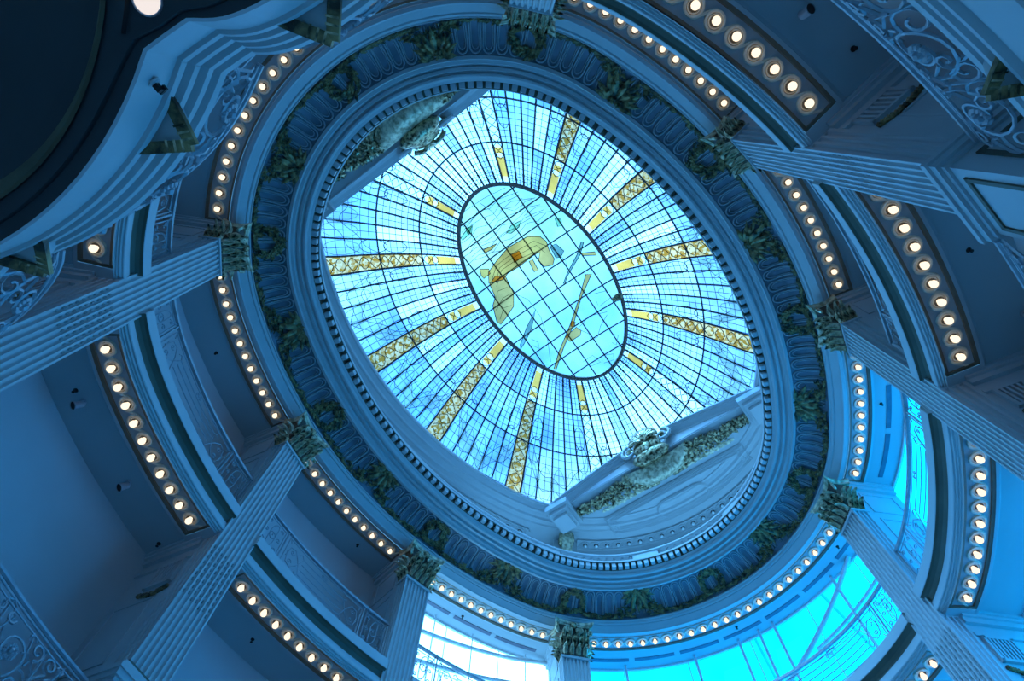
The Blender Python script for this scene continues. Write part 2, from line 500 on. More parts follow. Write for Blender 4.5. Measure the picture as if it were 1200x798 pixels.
def make_pilaster():
    t = thing('pilaster', 'x', 'pilaster', (0, 0, 0))
    # shaft: fluted front and sides
    hw = .40; n = 7; pit = (2 * hw - .04) / n; fw = pit * .66
    pts = []
    def flutes(x0, y0, dx, dy, nx, ny, cnt, p, w, first):
        for i in range(cnt):
            c = first + p * (i + .5)
            for q, dep in ((-.5, 0), (-.46, .35), (-.25, .85), (0, 1), (.25, .85), (.46, .35), (.5, 0)):
                u = c + q * w
                pts.append((x0 + dx * u + nx * dep * .048, y0 + dy * u + ny * dep * .048))
    pts.append((hw, -.22))
    flutes(hw, -.22, 0, -1, -1, 0, 3, .115, .075, .04)
    pts.append((hw, FACE))
    flutes(hw, FACE, -1, 0, 0, 1, n, pit, fw, .02)
    pts.append((-hw, FACE))
    flutes(-hw, FACE, 0, 1, 1, 0, 3, .115, .075, .03)
    pts.append((-hw, -.22))
    z0, z1 = 6.55 - PH0, 12.86 - PH0
    v = [(x, y, z0) for x, y in pts] + [(x, y, z1) for x, y in pts]
    k = len(pts)
    f = [(i, i + 1, k + i + 1, k + i) for i in range(k - 1)]
    link('shaft', v, f, M['paint'], t)
    # husks hanging in the flutes
    hb = MB()
    for i in range(n):
        x = hw - .02 - pit * (i + .5)
        for j in range(9):
            z = 8.05 - PH0 + .14 * j + (.05 if i % 2 else 0)
            hb.ball((x, FACE + .026, z), .018, .018, .048, 5, 3)
    hu = hb.obj('husk_drop', M['husk'], t); hu['kind'] = 'stuff'
    # astragal under the capital and band at the shaft foot
    a = MB(); a.box(-.43, .43, FACE - .03, -.2, 12.86 - PH0, 12.90 - PH0); a.box(-.415, .415, FACE - .015, -.2, 12.90 - PH0, 12.95 - PH0)
    a.obj('astragal', M['paint'], t)
    b = MB(); b.box(-.44, .44, FACE - .035, -.2, 6.46 - PH0, 6.50 - PH0); b.box(-.42, .42, FACE - .02, -.2, 6.50 - PH0, 6.56 - PH0)
    b.obj('base_band', M['olive'], t)
    # pier body behind the shaft
    p = MB(); p.box(-.37, .37, -.24, WALL, 6.3 - PH0, HC + .1 - PH0)
    pier = p.obj('pier', M['paint'], t)
    p = MB(); p.box(-.392, .392, FACE + .055, -.2, HB - PH0 - .02, FB + .05 - PH0); p.obj('slab_block', M['paint'], t)
    # moulded panels on both flanks
    for sx in (-1, 1):
        for z0, z1, y0, y1 in ((10.5, 12.7, 0.0, .95), (12.95, 13.75, 0.0, .95), (6.75, 8.15, 0.05, .95)):
            m2 = MB()
            x = sx * .37
            for (a0, a1, c0, c1) in ((y0, y1, z0, z0 + .05), (y0, y1, z1 - .05, z1), (y0, y0 + .05, z0, z1), (y1 - .05, y1, z0, z1)):
                m2.box(x - .02, x + .02, a0, a1, c0 - PH0, c1 - PH0)
            m2.obj('flank_panel', M['paint'], t)
        # impost mouldings beside the balcony ceiling and gallery ceiling
        for zc in (HB - .05, HC - .05):
            m3 = MB()
            for (w, z0, z1) in ((.05, -.42, -.34), (.08, -.12, 0.02), (.13, 0.0, .06), (.17, .06, .16)):
                if zc > 12 and w < .06: continue
                m3.box(sx * .37 - w, sx * .37 + w, -.22, WALL - .02, zc + z0 - PH0, zc + z1 - PH0)
            m3.obj('impost', M['paint'], t)
        # louvred grille with carved swag below
        g = MB(); x = sx * .385
        y0, y1, z0, z1 = -.12, .50, 8.42, 9.0
        for (a0, a1, c0, c1) in ((y0, y1, z0, z0 + .06), (y0, y1, z1 - .06, z1), (y0, y0 + .06, z0, z1), (y1 - .06, y1, z0, z1)):
            g.box(x - .05, x + .05, a0, a1, c0 - PH0, c1 - PH0)
        gr = g.obj('grille', M['paint'], t)
        sl = None
        for i in range(6):
            yy = y0 + .11 + .08 * i
            if sl is None:
                s = MB(); s.box(-.045, .045, -.018, .018, -.23, .23); sl = s.obj('slat', M['paint'], gr, loc=(0, 0, 0)); o = sl
            else:
                o = sl.copy(); COL.objects.link(o)
            o.parent = gr; o.location = (x, yy, 8.71 - PH0)
        w = MB(); rr = random.Random(3)
        for i in range(16):
            u = i / 15
            w.ball((sx * .40, -.12 + .62 * u, 8.30 - PH0 - .09 * sin(pi * u) + rr.uniform(-.02, .02)), .045, .045, .05, 5, 3)
        w.obj('carved_swag', M['giltdark'], t)
    # pedestal at lower balcony level
    d = MB(); d.box(-.47, .47, FACE - .06, WALL, 0, 6.18 - PH0)
    for w, z0, z1 in ((.50, 6.14, 6.20), (.54, 6.20, 6.30), (.57, 6.30, 6.38), (.52, 6.38, 6.46)):
        d.box(-w, w, FACE - .06 - (w - .47), WALL, z0 - PH0, z1 - PH0)
    ped = d.obj('pedestal', M['paint'], t)
    for sx in (-1, 0, 1):
        m2 = MB()
        if sx:
            x = sx * .47
            for (a0, a1, c0, c1) in ((-.5, .9, 5.95, 6.0), (-.5, .9, 5.2, 5.25), (-.5, -.45, 5.2, 6.0), (.85, .9, 5.2, 6.0)):
                m2.box(x - .02, x + .02, a0, a1, c0 - PH0, c1 - PH0)
        else:
            for (a0, a1, c0, c1) in ((-.36, .36, 5.95, 6.0), (-.36, .36, 5.2, 5.25), (-.36, -.31, 5.2, 6.0), (.31, .36, 5.2, 6.0)):
                m2.box(a0, a1, FACE - .08, FACE - .04, c0 - PH0, c1 - PH0)
        m2.obj('pedestal_panel', M['olive'], ped)
    # capital
    cb = 12.95 - PH0
    c = MB()
    prof = [(0, .36), (.5, .37), (.8, .42), (.98, .47)]
    for i in range(3):
        (za, wa), (zb, wb) = prof[i], prof[i + 1]
        n0 = len(c.v)
        c.v += [(-wa, FACE + .36 - wa, cb + za), (wa, FACE + .36 - wa, cb + za), (wa, -.2, cb + za), (-wa, -.2, cb + za),
                (-wb, FACE + .36 - wb, cb + zb), (wb, FACE + .36 - wb, cb + zb), (wb, -.2, cb + zb), (-wb, -.2, cb + zb)]
        c.f += [(n0, n0 + 1, n0 + 5, n0 + 4), (n0 + 1, n0 + 2, n0 + 6, n0 + 5), (n0 + 3, n0, n0 + 4, n0 + 7)]
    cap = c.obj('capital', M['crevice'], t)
    # abacus with hollowed sides
    ab = MB(); out = []
    W2 = .60; D0 = FACE - .24
    for i in range(9):
        u = -1 + i / 4; out.append((W2 * u, D0 + .13 * (1 - u * u)))
    for i in range(1, 6):
        u = i / 5; out.append((W2 - .10 * sin(pi * u) * .8, D0 + (-.2 - D0) * u))
    for i in range(1, 6)[::-1]:
        u = i / 5; out.append((-W2 + .10 * sin(pi * u) * .8, D0 + (-.2 - D0) * u))
    k = len(out)
    for lv, (z, g) in enumerate(((.98, .93), (1.04, .96), (1.05, 1.0), (1.13, 1.02))):
        ab.v += [(x * g, -.2 + (y + .2) * g, cb + z) for x, y in out]
    for lv in range(3):
        for i in range(k):
            j = (i + 1) % k; ab.f.append((lv * k + i, lv * k + j, (lv + 1) * k + j, (lv + 1) * k + i))
    ab.f.append(tuple(range(k))[::-1]); ab.f.append(tuple(3 * k + i for i in range(k)))
    ab.obj('abacus', M['giltpale'], cap)
    # leaves
    T = Matrix.Translation; RZ = lambda a: Matrix.Rotation(a, 4, 'Z')
    for x in (-.30, -.10, .10, .30): child_mesh('leaf', LEAF_B, cap, T((x, FACE - .03, cb + .02)))
    for x in (-.38, -.20, 0, .20, .38): child_mesh('leaf', LEAF_A, cap, T((x, FACE - .05, cb + .30)))
    for x in (-.32, -.12, .12, .32): child_mesh('leaf', LEAF_B, cap, T((x, FACE - .09, cb + .56)) @ Matrix.Scale(.85, 4))
    for sx in (-1, 1):
        for y in (-.54, -.40, -.26): child_mesh('leaf', LEAF_A, cap, T((sx * .39, y, cb + .02)) @ RZ(sx * pi / 2))
        for y in (-.58, -.42, -.28): child_mesh('leaf', LEAF_B, cap, T((sx * .42, y, cb + .38)) @ RZ(sx * pi / 2))
        vb = MB()
        sp = spiral(0, 0, .15, .02, pi * .5, 1.6, 16)
        for kx in (0, 1):
            pts = [((sx * (.50 + .6 * q[0] * .7), FACE - .10 + q[0] * .7 * -.6, cb + .82 + q[1])) for q in sp]
            if kx: pts = [(sx * (.14 + abs(q[0])) if 0 else sx * (.15 - q[0] * .9), FACE - .13, cb + .84 + q[1] * .8) for q in sp]
            vb.tube(pts, .035, 5)
        vb.obj('volute', M['giltpale'], cap)
    rb = MB(); rb.ball((0, D0 + .10, cb + 1.0), .10, .07, .10, 8, 5); rb.obj('fleuron', M['gilt'], cap)
    return t


PIL_LABELS = [
    'fluted pilaster with gilt capital between the white window and the cyan window',
    'fluted pilaster with gilt capital at the left edge of the white window',
    'fluted pilaster with gilt capital at lower left, running down to its pedestal',
    'fluted pilaster with gilt capital crossing to the left edge beside the lobed balcony',
    'fluted pilaster cut by the top edge of the photo, mostly its gilt capital showing',
    'fluted pilaster with gilt capital at upper right, first below the top corner',
    'fluted pilaster with gilt capital reaching the right edge, second from top right',
    'fluted pilaster with gilt capital at lower right, beside the cyan window',
]
proto = make_pilaster()
PILS = []
for i, s in enumerate(COLS):
    o = proto if i == 0 else copy_tree(proto)
    o.matrix_world = frame(s, 0, PH0)
    o['label'] = PIL_LABELS[i]; o['group'] = 'fluted pilasters round the rotunda'
    PILS.append(o)
# ------------------------------------------------------------------ lamp coffers: recessed strips with a bulb in each looped rosette
def ribbon(mb, pts, w, z0, z1, closed=False):
    """flat raised band along plan points: top towards -z with bevelled flanks"""
    N = len(pts); base = len(mb.v)
    for i, (x, y) in enumerate(pts):
        a = pts[i - 1] if (i or closed) else pts[i]; b = pts[(i + 1) % N] if (i < N - 1 or closed) else pts[i]
        tx, ty = b[0] - a[0], b[1] - a[1]; l = hypot(tx, ty) or 1; nx, ny = -ty / l, tx / l
        for o, z in ((-.5, z1), (-.36, z0), (.36, z0), (.5, z1)): mb.v.append((x + nx * w * o, y + ny * w * o, z))
    for i in range(N if closed else N - 1):
        j = (i + 1) % N
        for k in range(3): mb.f.append((base + i * 4 + k, base + j * 4 + k, base + j * 4 + k + 1, base + i * 4 + k + 1))


def rosette_mesh(name, m, r):
    mb = MB()
    C = lambda rad: [(rad * cos(2 * pi * k / 20), rad * sin(2 * pi * k / 20)) for k in range(20)]
    ribbon(mb, C(r * .90), .050, -.012, .026, True)
    ribbon(mb, C(r * .62), .030, -.004, .026, True)
    # S bands that tie it to its neighbours
    for q in (-1, 1):
        pts = []
        for k in range(9):
            u = k / 8; x = q * (.05 + .28 * u); y = q * r * .9 * cos(pi * u)
            pts.append((x, y))
        ribbon(mb, pts, .045, .002, .026)
    me = bpy.data.meshes.new(name); me.from_pydata(mb.v, [], mb.f); me.materials.append(m); me.update()
    return me


def simple_mesh(name, mb, m, smooth=True):
    me = bpy.data.meshes.new(name); me.from_pydata(mb.v, [], mb.f); me.materials.append(m)
    if smooth: me.polygons.foreach_set('use_smooth', [True] * len(me.polygons))
    me.update()
    return me


b = MB(); b.lathe([(.0, -.125), (.032, -.120), (.055, -.100), (.066, -.067), (.058, -.033), (.042, -.005), (.034, .03)], n=12)
ME_BULB = simple_mesh('bulb', b, M['bulb'])
ME_BULBDIM = simple_mesh('bulb', b, M['bulbdim'])
b = MB(); b.lathe([(.094, .02), (.088, -.006), (.080, .0), (.074, .02), (.0, .022)], n=12)
ME_SOCK = simple_mesh('socket', b, M['dark'])
ME_ROS = rosette_mesh('rosette', M['rosette'], .15)
ME_ROSP = rosette_mesh('rosette', M['paint'], .15)


def coffer(s0, s1, dc, h, n, label, group, dfn=None, half=.27, mats=('coffer', 'line'), bulb=None, ros=None, glow=True):
    """one strip of bulbs between two piers; dc is the centre line"""
    sm = (s0 + s1) / 2
    loc = P(sm, dc, h)
    t = thing('lamp_coffer', label, 'lights', loc, group)
    fn = (lambda s, d, z: P(s, d + dfn(s), z)) if dfn else (lambda s, d, z: P(s, d + dc, z))
    e = .30
    mb = MB(); sweep(mb, [(-half + .05, h + .05), (half - .05, h + .05)], s0, s1, fn=fn)
    mb.obj('panel', M[mats[0]], t)
    mb = MB()
    sweep(mb, [(-half + .05, h + .07), (-half + .045, h + .02), (-half - .01, h + .005)], s0, s1, fn=fn)
    sweep(mb, [(half - .05, h + .07), (half - .045, h + .02), (half + .02, h + .005)], s0, s1, fn=fn)
    for sa, sb in ((s0, s0 + .05), (s1 - .05, s1)):
        sweep(mb, [(-half, h + .01), (half, h + .01), (half, h + .07), (-half, h + .07)], sa, sb, True, fn=fn)
    mb.obj('border', M[mats[1]], t)
    pit = (s1 - s0 - 2 * e) / (n - 1)
    L = Vector(loc)
    for i in range(n):
        s = s0 + e + pit * i
        d = dfn(s) if dfn else dc
        m = frame(s, d, h + .026)
        m.translation -= L
        child_mesh('rosette', ros or ME_ROS, t, m @ Matrix.Diagonal((pit / .38, 1, 1, 1)))
        child_mesh('socket', ME_SOCK, t, m)
        child_mesh('bulb', bulb or ME_BULB, t, m)
    return t


where = ['above the white window, low in the photo', 'lower left, between the white window and the long pilaster', 'at left, between the two long left pilasters',
         'at upper left, running behind the lobed balcony', 'along the top, between the two uppermost capitals', 'at right, between the first and second right-hand pilasters',
         'at right, between the second and third right-hand pilasters', 'at lower right, the longest, above the cyan window']
for i, (s0, s1) in enumerate(BAYS):
    n = 24 if i in (3, 7) else (12 if i in (0, 2, 4, 6) else 11)
    inset = .52
    coffer(s0 + inset, s1 - inset, -.02, HC, n, 'inner bulb strip ' + where[i], 'inner ring of bulb coffers')
    structure(ring('ceiling', [(-.31, HC + .02), (.31, HC + .02)], M['paint'], s0 - .1, s0 + inset))
    structure(ring('ceiling', [(-.31, HC + .02), (.31, HC + .02)], M['paint'], s1 - inset, s1 + .1))
    n = 23 if i in (3, 7) else (11 if i in (0, 2, 4, 6) else 10)
    inset = .62
    if i == 0:                               # out of sight below the frame: plain soffit
        structure(ring('ceiling', [(-.50, HB), (.09, HB)], M['ceil'], s0 + inset, s1 - inset))
    else: coffer(s0 + inset, s1 - inset, -.20, HB, n, 'outer bulb strip ' + where[i], 'outer ring of bulb coffers')
    structure(ring('ceiling', [(-.50, HB), (.09, HB)], M['ceil'], s0 - .1, s0 + inset))
    structure(ring('ceiling', [(-.50, HB), (.09, HB)], M['ceil'], s1 - inset, s1 + .1))
# the attic strips, behind the balustrade
AT = [(COLS[7] - PER + .9, COLS[0] - .9, 22, 'small pale bulbs on the attic soffit under the oval panel, lower right'),
      (COLS[0] + .9, COLS[3] - .9, 30, 'small pale bulbs on the attic soffit along the lower left of the skylight'),
      (COLS[3] + .9, COLS[4] - .9, 22, 'small bulbs on the attic soffit behind the upper left cartouche'),
      (COLS[4] + .9, COLS[7] - .9, 30, 'small bulbs on the attic soffit along the upper right of the skylight')]
for s0, s1, n, lab in AT:
    coffer(s0, s1, .9, 19.93, n, 'strip of ' + lab, 'attic bulb strips', dfn=attic_d, half=.24, mats=('paint', 'paint'), bulb=ME_BULBDIM, ros=ME_ROSP)
# ------------------------------------------------------------------ stained glass dome
HE, HM = 20.2, 22.8                           # edge of the glass, medallion rim
EA, EB = 9.15, 6.65                           # edge half axes
MA, MBX = 4.5, 2.55                           # medallion half axes
DC = (0.0, -.04)


def dome(phi, t):
    """phi eccentric angle, t 0 at the edge .. 1 at the medallion rim"""
    g = t
    a = EA + (MA - EA) * g; b_ = EB + (MBX - EB) * g
    z = HE + (HM - HE) * (max(0.0, 1 - (1 - t) ** 1.7)) ** .9
    return (a * cos(phi) + DC[0] * t, b_ * sin(phi) + DC[1] * t, z)


DL = (0, 0, HE)
skylight = thing('stained_glass_dome', 'oval stained glass skylight with ship medallion and gold floral ribs', 'skylight', DL)
BANDS = [radians(a) for a in (25, 53, 78.5, 101.5, 127, 155, 205, 233, 258.5, 281.5, 307, 335)]
BW = radians(2.3)
RINGS = [-.06, .33, .66, 1.0]
ribs = []                                     # every dark meridian
cells = []
for i, bnd in enumerate(BANDS):
    nx = BANDS[(i + 1) % 12] + (2 * pi if i == 11 else 0)
    cells.append((bnd - BW, bnd + BW, 'band'))
    lo, hi = bnd + BW, nx - BW
    n = 9 if hi - lo > radians(36) else 5
    for k in range(n): cells.append((lo + (hi - lo) * k / n, lo + (hi - lo) * (k + 1) / n, 'clear'))


def quad_patch(p0, p1, t0, t1, nu=2, nv=3, off=0.0):
    v = []; f = []
    for j in range(nv + 1):
        for i in range(nu + 1):
            x, y, z = dome(p0 + (p1 - p0) * i / nu, t0 + (t1 - t0) * j / nv)
            v.append((x, y, z + off))
    for j in range(nv):
        for i in range(nu):
            a = j * (nu + 1) + i; f.append((a, a + 1, a + nu + 2, a + nu + 1))
    return v, f


leads = MB()
rl = random.Random(11)
for (p0, p1, kind) in cells:
    for r in range(3):
        t0, t1 = RINGS[r], RINGS[r + 1]
        v, f = quad_patch(p0, p1, t0, t1)
        if kind == 'band':
            end = abs(cos((p0 + p1) / 2)) > .88
            m = M['g_white'] if end else M['g_gold'] if r < 2 else M['g_white']
        else:
            endness = abs(cos((p0 + p1) / 2))
            if endness > .93: m = M[rl.choice(['g_white', 'g_white', 'g_clear'])]
            elif r == 0: m = M[rl.choice(['g_blue', 'g_clear', 'g_blue'])]
            else: m = M[rl.choice(['g_clear', 'g_clear', 'g_white', 'g_clear', 'g_blue'])]
        link('pane', v, f, m, skylight)
        # fine leads inside the cell
        nu = 2 if kind == 'clear' else 1
        nv = 7
        if kind == 'clear':
            pm = (p0 + p1) / 2
            leads.tube([dome(pm, t0 + (t1 - t0) * q / 6) for q in range(7)], .012, 3)
            for q in range(1, nv):
                tt = t0 + (t1 - t0) * q / nv
                leads.tube([dome(p0 + (p1 - p0) * k / 2, tt) for k in range(3)], .011, 3)
            if r == 0:                       # scroll border along the outer edge
                c = [dome(p0 + (p1 - p0) * (.5 + .42 * cos(a)), t0 + (t1 - t0) * (.38 + .30 * sin(a))) for a in [2 * pi * q / 12 for q in range(12)]]
                leads.tube(c, .009, 3, closed=True)
            if r == 2:
                for cc in (.72, .84):
                    c = [dome(p0 + (p1 - p0) * (.5 + .40 * cos(a)), t0 + (t1 - t0) * (cc + .07 * sin(a))) for a in [2 * pi * q / 10 for q in range(10)]]
                    leads.tube(c, .008, 3, closed=True)
        else:
            for q in range(5 if r < 2 else 2):  # leaf sprigs of the gold bands
                a = t0 + (t1 - t0) * (q + .1) / 5; bb = t0 + (t1 - t0) * (q + 1) / 5
                for sg in (-1, 1):
                    pmid = (p0 + p1) / 2
                    pts = [dome(pmid + sg * (p1 - p0) * .46 * sin(pi * u) * (1 - .35 * u), a + (bb - a) * u) for u in (0, .25, .5, .75, 1)]
                    leads.tube(pts, .017, 3)
for i, bnd in enumerate(BANDS):               # ovals on both sides of each gold band
    for sg in (-1, 1):
        for tc, th_ in ((.30, .10), (.46, .09)):
            pc = bnd + sg * (BW + radians(2.6))
            leads.tube([dome(pc + radians(2.1) * cos(2 * pi * q / 14), tc + th_ * sin(2 * pi * q / 14)) for q in range(14)], .015, 3, closed=True)
    nx = BANDS[(i + 1) % 12] + (2 * pi if i == 11 else 0)
    lo2, hi2 = bnd + BW * 1.2, nx - BW * 1.2   # beige ribbon sagging to the edge between two bands
    v = []; f = []
    for k in range(25):
        u = k / 12 - 1; tt = .07 + .22 * abs(u) ** 2.2 + .025 * sin(9 * u); wd = .035 + .03 * abs(u)
        v += [dome(lo2 + (hi2 - lo2) * k / 24, tt - wd)[:2] + (dome(lo2 + (hi2 - lo2) * k / 24, tt - wd)[2] - .03,), dome(lo2 + (hi2 - lo2) * k / 24, tt + wd)[:2] + (dome(lo2 + (hi2 - lo2) * k / 24, tt + wd)[2] - .03,)]
    f = [(2 * k, 2 * k + 1, 2 * k + 3, 2 * k + 2) for k in range(24)]
    link('scroll_ribbon', v, f, M['g_beige'], skylight)
    leads.tube(v[0::2], .012, 3); leads.tube(v[1::2], .012, 3)
lo_ = leads.obj('lead_lines', M['lead'], skylight); lo_['kind'] = 'stuff'
# amber blocks near the medallion in each band
for bnd in BANDS:
    for ta, tb in ((.70, .75), (.78, .94)):
        v, f = quad_patch(bnd - BW * .78, bnd + BW * .78, ta, tb, 1, 1, -.02)
        link('amber_block', v, f, M['g_amber'], skylight)
# dark ribs and rings
for (p0, p1, kind) in cells:
    rb = MB()
    rb.tube([dome(p0, -.06 + 1.06 * q / 8) for q in range(9)], .034 if kind == 'clear' else .040, 4)
    rb.obj('rib', M['lead'], skylight)
for t in RINGS[1:3]:
    rb = MB(); rb.tube([dome(2 * pi * k / 120, t) for k in range(120)], .032, 4, closed=True)
    rb.obj('ring_bar', M['lead'], skylight)
# medallion
med = MB()
med.tube([(MA * cos(2 * pi * k / 96) + DC[0], MBX * sin(2 * pi * k / 96) + DC[1], HM - .02) for k in range(96)], .085, 6, closed=True)
med.obj('medallion_rim', M['rim'], skylight)
bs = MB(); bs.ball((1.97, -2.20, HM - .12), .17, .2, .16, 8, 5); bs.ball((1.93, -2.02, HM - .16), .10, n=6, k=4); bs.obj('rim_boss', M['giltdark'], skylight)


def clip_cell(x0, x1, y0, y1):
    poly = [(x0, y0), (x1, y0), (x1, y1), (x0, y1)]
    n = 48
    for k in range(n):
        a0, a1 = 2 * pi * k / n, 2 * pi * (k + 1) / n
        ax, ay = MA * cos(a0), MBX * sin(a0); bx, by = MA * cos(a1), MBX * sin(a1)
        side = lambda p: (bx - ax) * (p[1] - ay) - (by - ay) * (p[0] - ax)
        res = []
        for i, p in enumerate(poly):
            q = poly[(i + 1) % len(poly)]; sp, sq = side(p), side(q)
            if sp >= 0: res.append(p)
            if sp * sq < 0:
                u = sp / (sp - sq); res.append((p[0] + u * (q[0] - p[0]), p[1] + u * (q[1] - p[1])))
        poly = res
        if len(poly) < 3: return None
    return poly


GX = [-4.67 + .849 * i for i in range(12)]
GY = [-2.66 + .76 * i for i in range(8)]


def med_z(x, y):
    return HM + .25 * (1 - (x / MA) ** 2 - (y / MBX) ** 2)


for i in range(11):
    for j in range(7):
        pl = clip_cell(GX[i], GX[i + 1], GY[j], GY[j + 1])
        if not pl: continue
        v = [(x + DC[0], y + DC[1], med_z(x, y)) for x, y in pl]
        sea = i < 4
        link('medallion_pane', v, [tuple(range(len(v)))], M['g_sea'] if sea else M['g_med'], skylight)
for i in range(1, 11):
    yy = MBX * sqrt(max(0, 1 - (GX[i] / MA) ** 2))
    rb = MB(); rb.tube([(GX[i] + DC[0], y + DC[1], med_z(GX[i], y)) for y in [-yy + 2 * yy * k / 6 for k in range(7)]], .028, 4)
    rb.obj('medallion_bar', M['lead'], skylight)
for j in range(1, 7):
    xx = MA * sqrt(max(0, 1 - (GY[j] / MBX) ** 2))
    rb = MB(); rb.tube([(x + DC[0], GY[j] + DC[1], med_z(x, GY[j])) for x in [-xx + 2 * xx * k / 8 for k in range(9)]], .028, 4)
    rb.obj('medallion_bar', M['lead'], skylight)


# the leaded picture: glass shapes set just under the panes, outlined in lead; SHIPSHAPES is filled in pixel-free plan metres
def picture(name, pts, m, holes=None, r=.018, zoff=-.03, fill=True):
    v = [(x, y, med_z(x, y) + zoff) for x, y in pts]
    if fill: link(name, v, [tuple(range(len(v)))], M[m], skylight)
    pic_lines.tube([(a, b_, c - .004) for a, b_, c in v], r, 3, closed=fill)


pic_lines = MB()
SHIP = [
    ('hull', [(-2.08, 0.26), (-2.01, -0.6), (-1.73, -1.01), (-1.43, -1.1), (-1.05, -0.99), (-0.68, -0.97), (-0.5, -0.78), (-0.63, -0.48), (-0.98, -0.42), (-1.21, -0.65), (-1.25, -0.38), (-1.21, 0.34), (-1.25, 0.85), (-1.15, 1.16), (-1.37, 1.7), (-1.74, 1.44), (-1.92, 0.91)], 'g_straw'),
    ('stern_castle', [(-1.45, 1.33), (-1.2, 1.0), (-0.45, 1.14), (-0.01, 1.45), (0.2, 1.99), (0.29, 2.3), (0.08, 2.35), (-0.54, 2.1), (-0.76, 1.82), (-1.32, 1.69)], 'g_straw'),
    ('rudder', [(-2.04, 1.64), (-1.84, 1.36), (-1.65, 1.42), (-1.64, 1.74), (-1.8, 1.75)], 'g_straw'),
    ('plank', [(-1.17, -0.1), (-1.14, -0.26), (-0.67, -0.2), (-0.68, -0.02)], 'g_straw'),
    ('amber_panel', [(-1.78, 0.32), (-1.73, -0.02), (-1.45, 0.02), (-1.45, 0.4)], 'g_amber'),
    ('prow_crest', [(-1.2, -1.1), (-1.14, -1.35), (-0.73, -1.45), (-0.59, -1.21), (-0.67, -1.04)], 'g_sea'),
    ('spar', [(-0.68, -2.2), (-0.6, -2.26), (-0.26, -1.89), (0.2, -0.99), (0.42, -0.73), (0.36, -0.7), (0.09, -1.06), (-0.33, -1.79)], 'g_sea'),
    ('spar', [(0.53, -1.64), (0.64, -1.83), (1.26, -0.95), (2.05, -0.06), (2.64, 0.81), (3.2, 1.55), (3.13, 1.62), (2.66, 1.06), (1.97, 0.05), (1.17, -0.94)], 'g_straw'),
    ('yard', [(-0.28, -1.98), (-0.05, -2.42), (0.1, -2.4), (-0.18, -1.94)], 'g_straw'),
    ('pennant', [(2.27, 0.48), (2.18, -0.13), (2.41, -0.21), (2.56, -0.07), (2.55, 0.43)], 'g_straw'),
    ('amber_panel', [(1.84, -0.12), (1.99, -0.21), (2.12, -0.05), (2.02, 0.04)], 'g_amber'),
    ('mast', [(0.57, 0.75), (1.19, 1.41), (1.52, 2.0), (1.62, 2.26), (1.45, 2.15), (1.02, 1.53)], 'g_sea'),
    ('leaf', [(-3.45, 1.5), (-3.54, 1.25), (-3.62, 0.83), (-3.38, 1.14), (-3.35, 1.5)], 'g_green'),
    ('leaf', [(-2.58, -0.02), (-2.72, -0.34), (-2.66, -0.75), (-2.49, -0.56), (-2.47, -0.17)], 'g_green'),
    ('leaf', [(-3.64, 1.12), (-3.57, 0.86), (-3.34, 1.07), (-3.45, 1.18)], 'g_green'),
    ('leaf', [(-2.02, -1.87), (-1.83, -2.04), (-1.61, -1.93), (-1.67, -1.78)], 'g_green'),
    ('leaf', [(-2.57, 1.06), (-2.46, 0.52), (-2.39, 0.81), (-2.43, 1.09)], 'g_straw'),
]
for nm, pts, m in SHIP:
    picture(nm, pts, m)
LINES = [[(-2.79, 1.95), (-2.8, 1.28), (-2.59, 0.43), (-2.56, -0.68), (-2.48, -1.52), (-2.2, -2.1)], [(-2.44, 2.0), (-2.52, 1.33), (-2.16, 0.59)],
         [(-3.6, 1.35), (-3.79, 0.54), (-3.82, -0.46), (-3.6, -1.3)], [(-4.18, 0.79), (-4.15, -0.1), (-4.0, -1.0)], [(-3.41, -0.31), (-3.46, -0.87), (-3.1, -1.6)],
         [(-2.74, -0.96), (-2.75, -1.56), (-2.42, -2.0)], [(-4.07, 0.11), (-3.59, -0.06), (-3.2, -0.09)], [(-3.4, -0.53), (-3.1, -0.76), (-3.13, -1.23)],
         [(-1.2, -1.1), (-0.37, -1.29), (0.09, -1.06)], [(-0.45, 1.14), (0.1, 0.82), (1.01, 0.82), (1.91, 1.11), (2.81, 1.56)], [(2.25, -0.23), (2.07, -0.81), (2.31, -1.5)],
         [(1.39, -1.48), (1.53, -1.91), (1.87, -1.93), (1.95, -1.35), (1.65, -1.39)], [(2.41, -0.21), (2.71, -0.4), (2.98, -0.3), (3.02, -0.6), (2.68, -0.96), (2.42, -1.43)],
         [(1.53, 1.65), (1.8, 1.51), (2.07, 1.62), (1.8, 1.76)], [(3.25, -1.2), (3.4, -1.34), (3.7, -1.06), (3.53, -0.97)], [(3.79, -0.34), (3.97, -0.75), (4.2, -0.63), (4.1, -0.22)],
         [(3.58, 0.47), (3.56, -0.01), (3.99, -0.13), (3.91, 0.37)], [(-1.4, 1.52), (-1.77, 1.03), (-1.8, 0.3), (-1.72, -0.7), (-1.28, -1.0)], [(-1.08, 1.52), (-1.5, 0.98), (-1.49, 0.3), (-1.3, -0.64)],
         [(-1.2, 1.45), (-1.62, 1.0), (-1.64, 0.3), (-1.52, -0.7), (-1.1, -0.8)], [(-.5, 1.2), (-.55, 1.6), (-.3, 2.1)], [(-.1, 1.5), (-.2, 1.8), (.1, 2.2)], [(-.8, 1.2), (-.9, 1.6), (-.7, 1.8)]]
for k in range(7):                           # the waves above the hull
    x = -2.35 - .24 * k
    LINES.append([(x + .10 * sin(2.2 * u + k), -1.7 + 3.3 * u / 8 * 1.0 + .0) for u in range(9) if abs(-1.7 + 3.3 * u / 8) < MBX * sqrt(1 - (x / MA) ** 2) - .12])
for l in LINES:
    if len(l) > 1: picture('', l, None, r=.010, fill=False)
o = pic_lines.obj('picture_leads', M['lead'], skylight); o['kind'] = 'stuff'
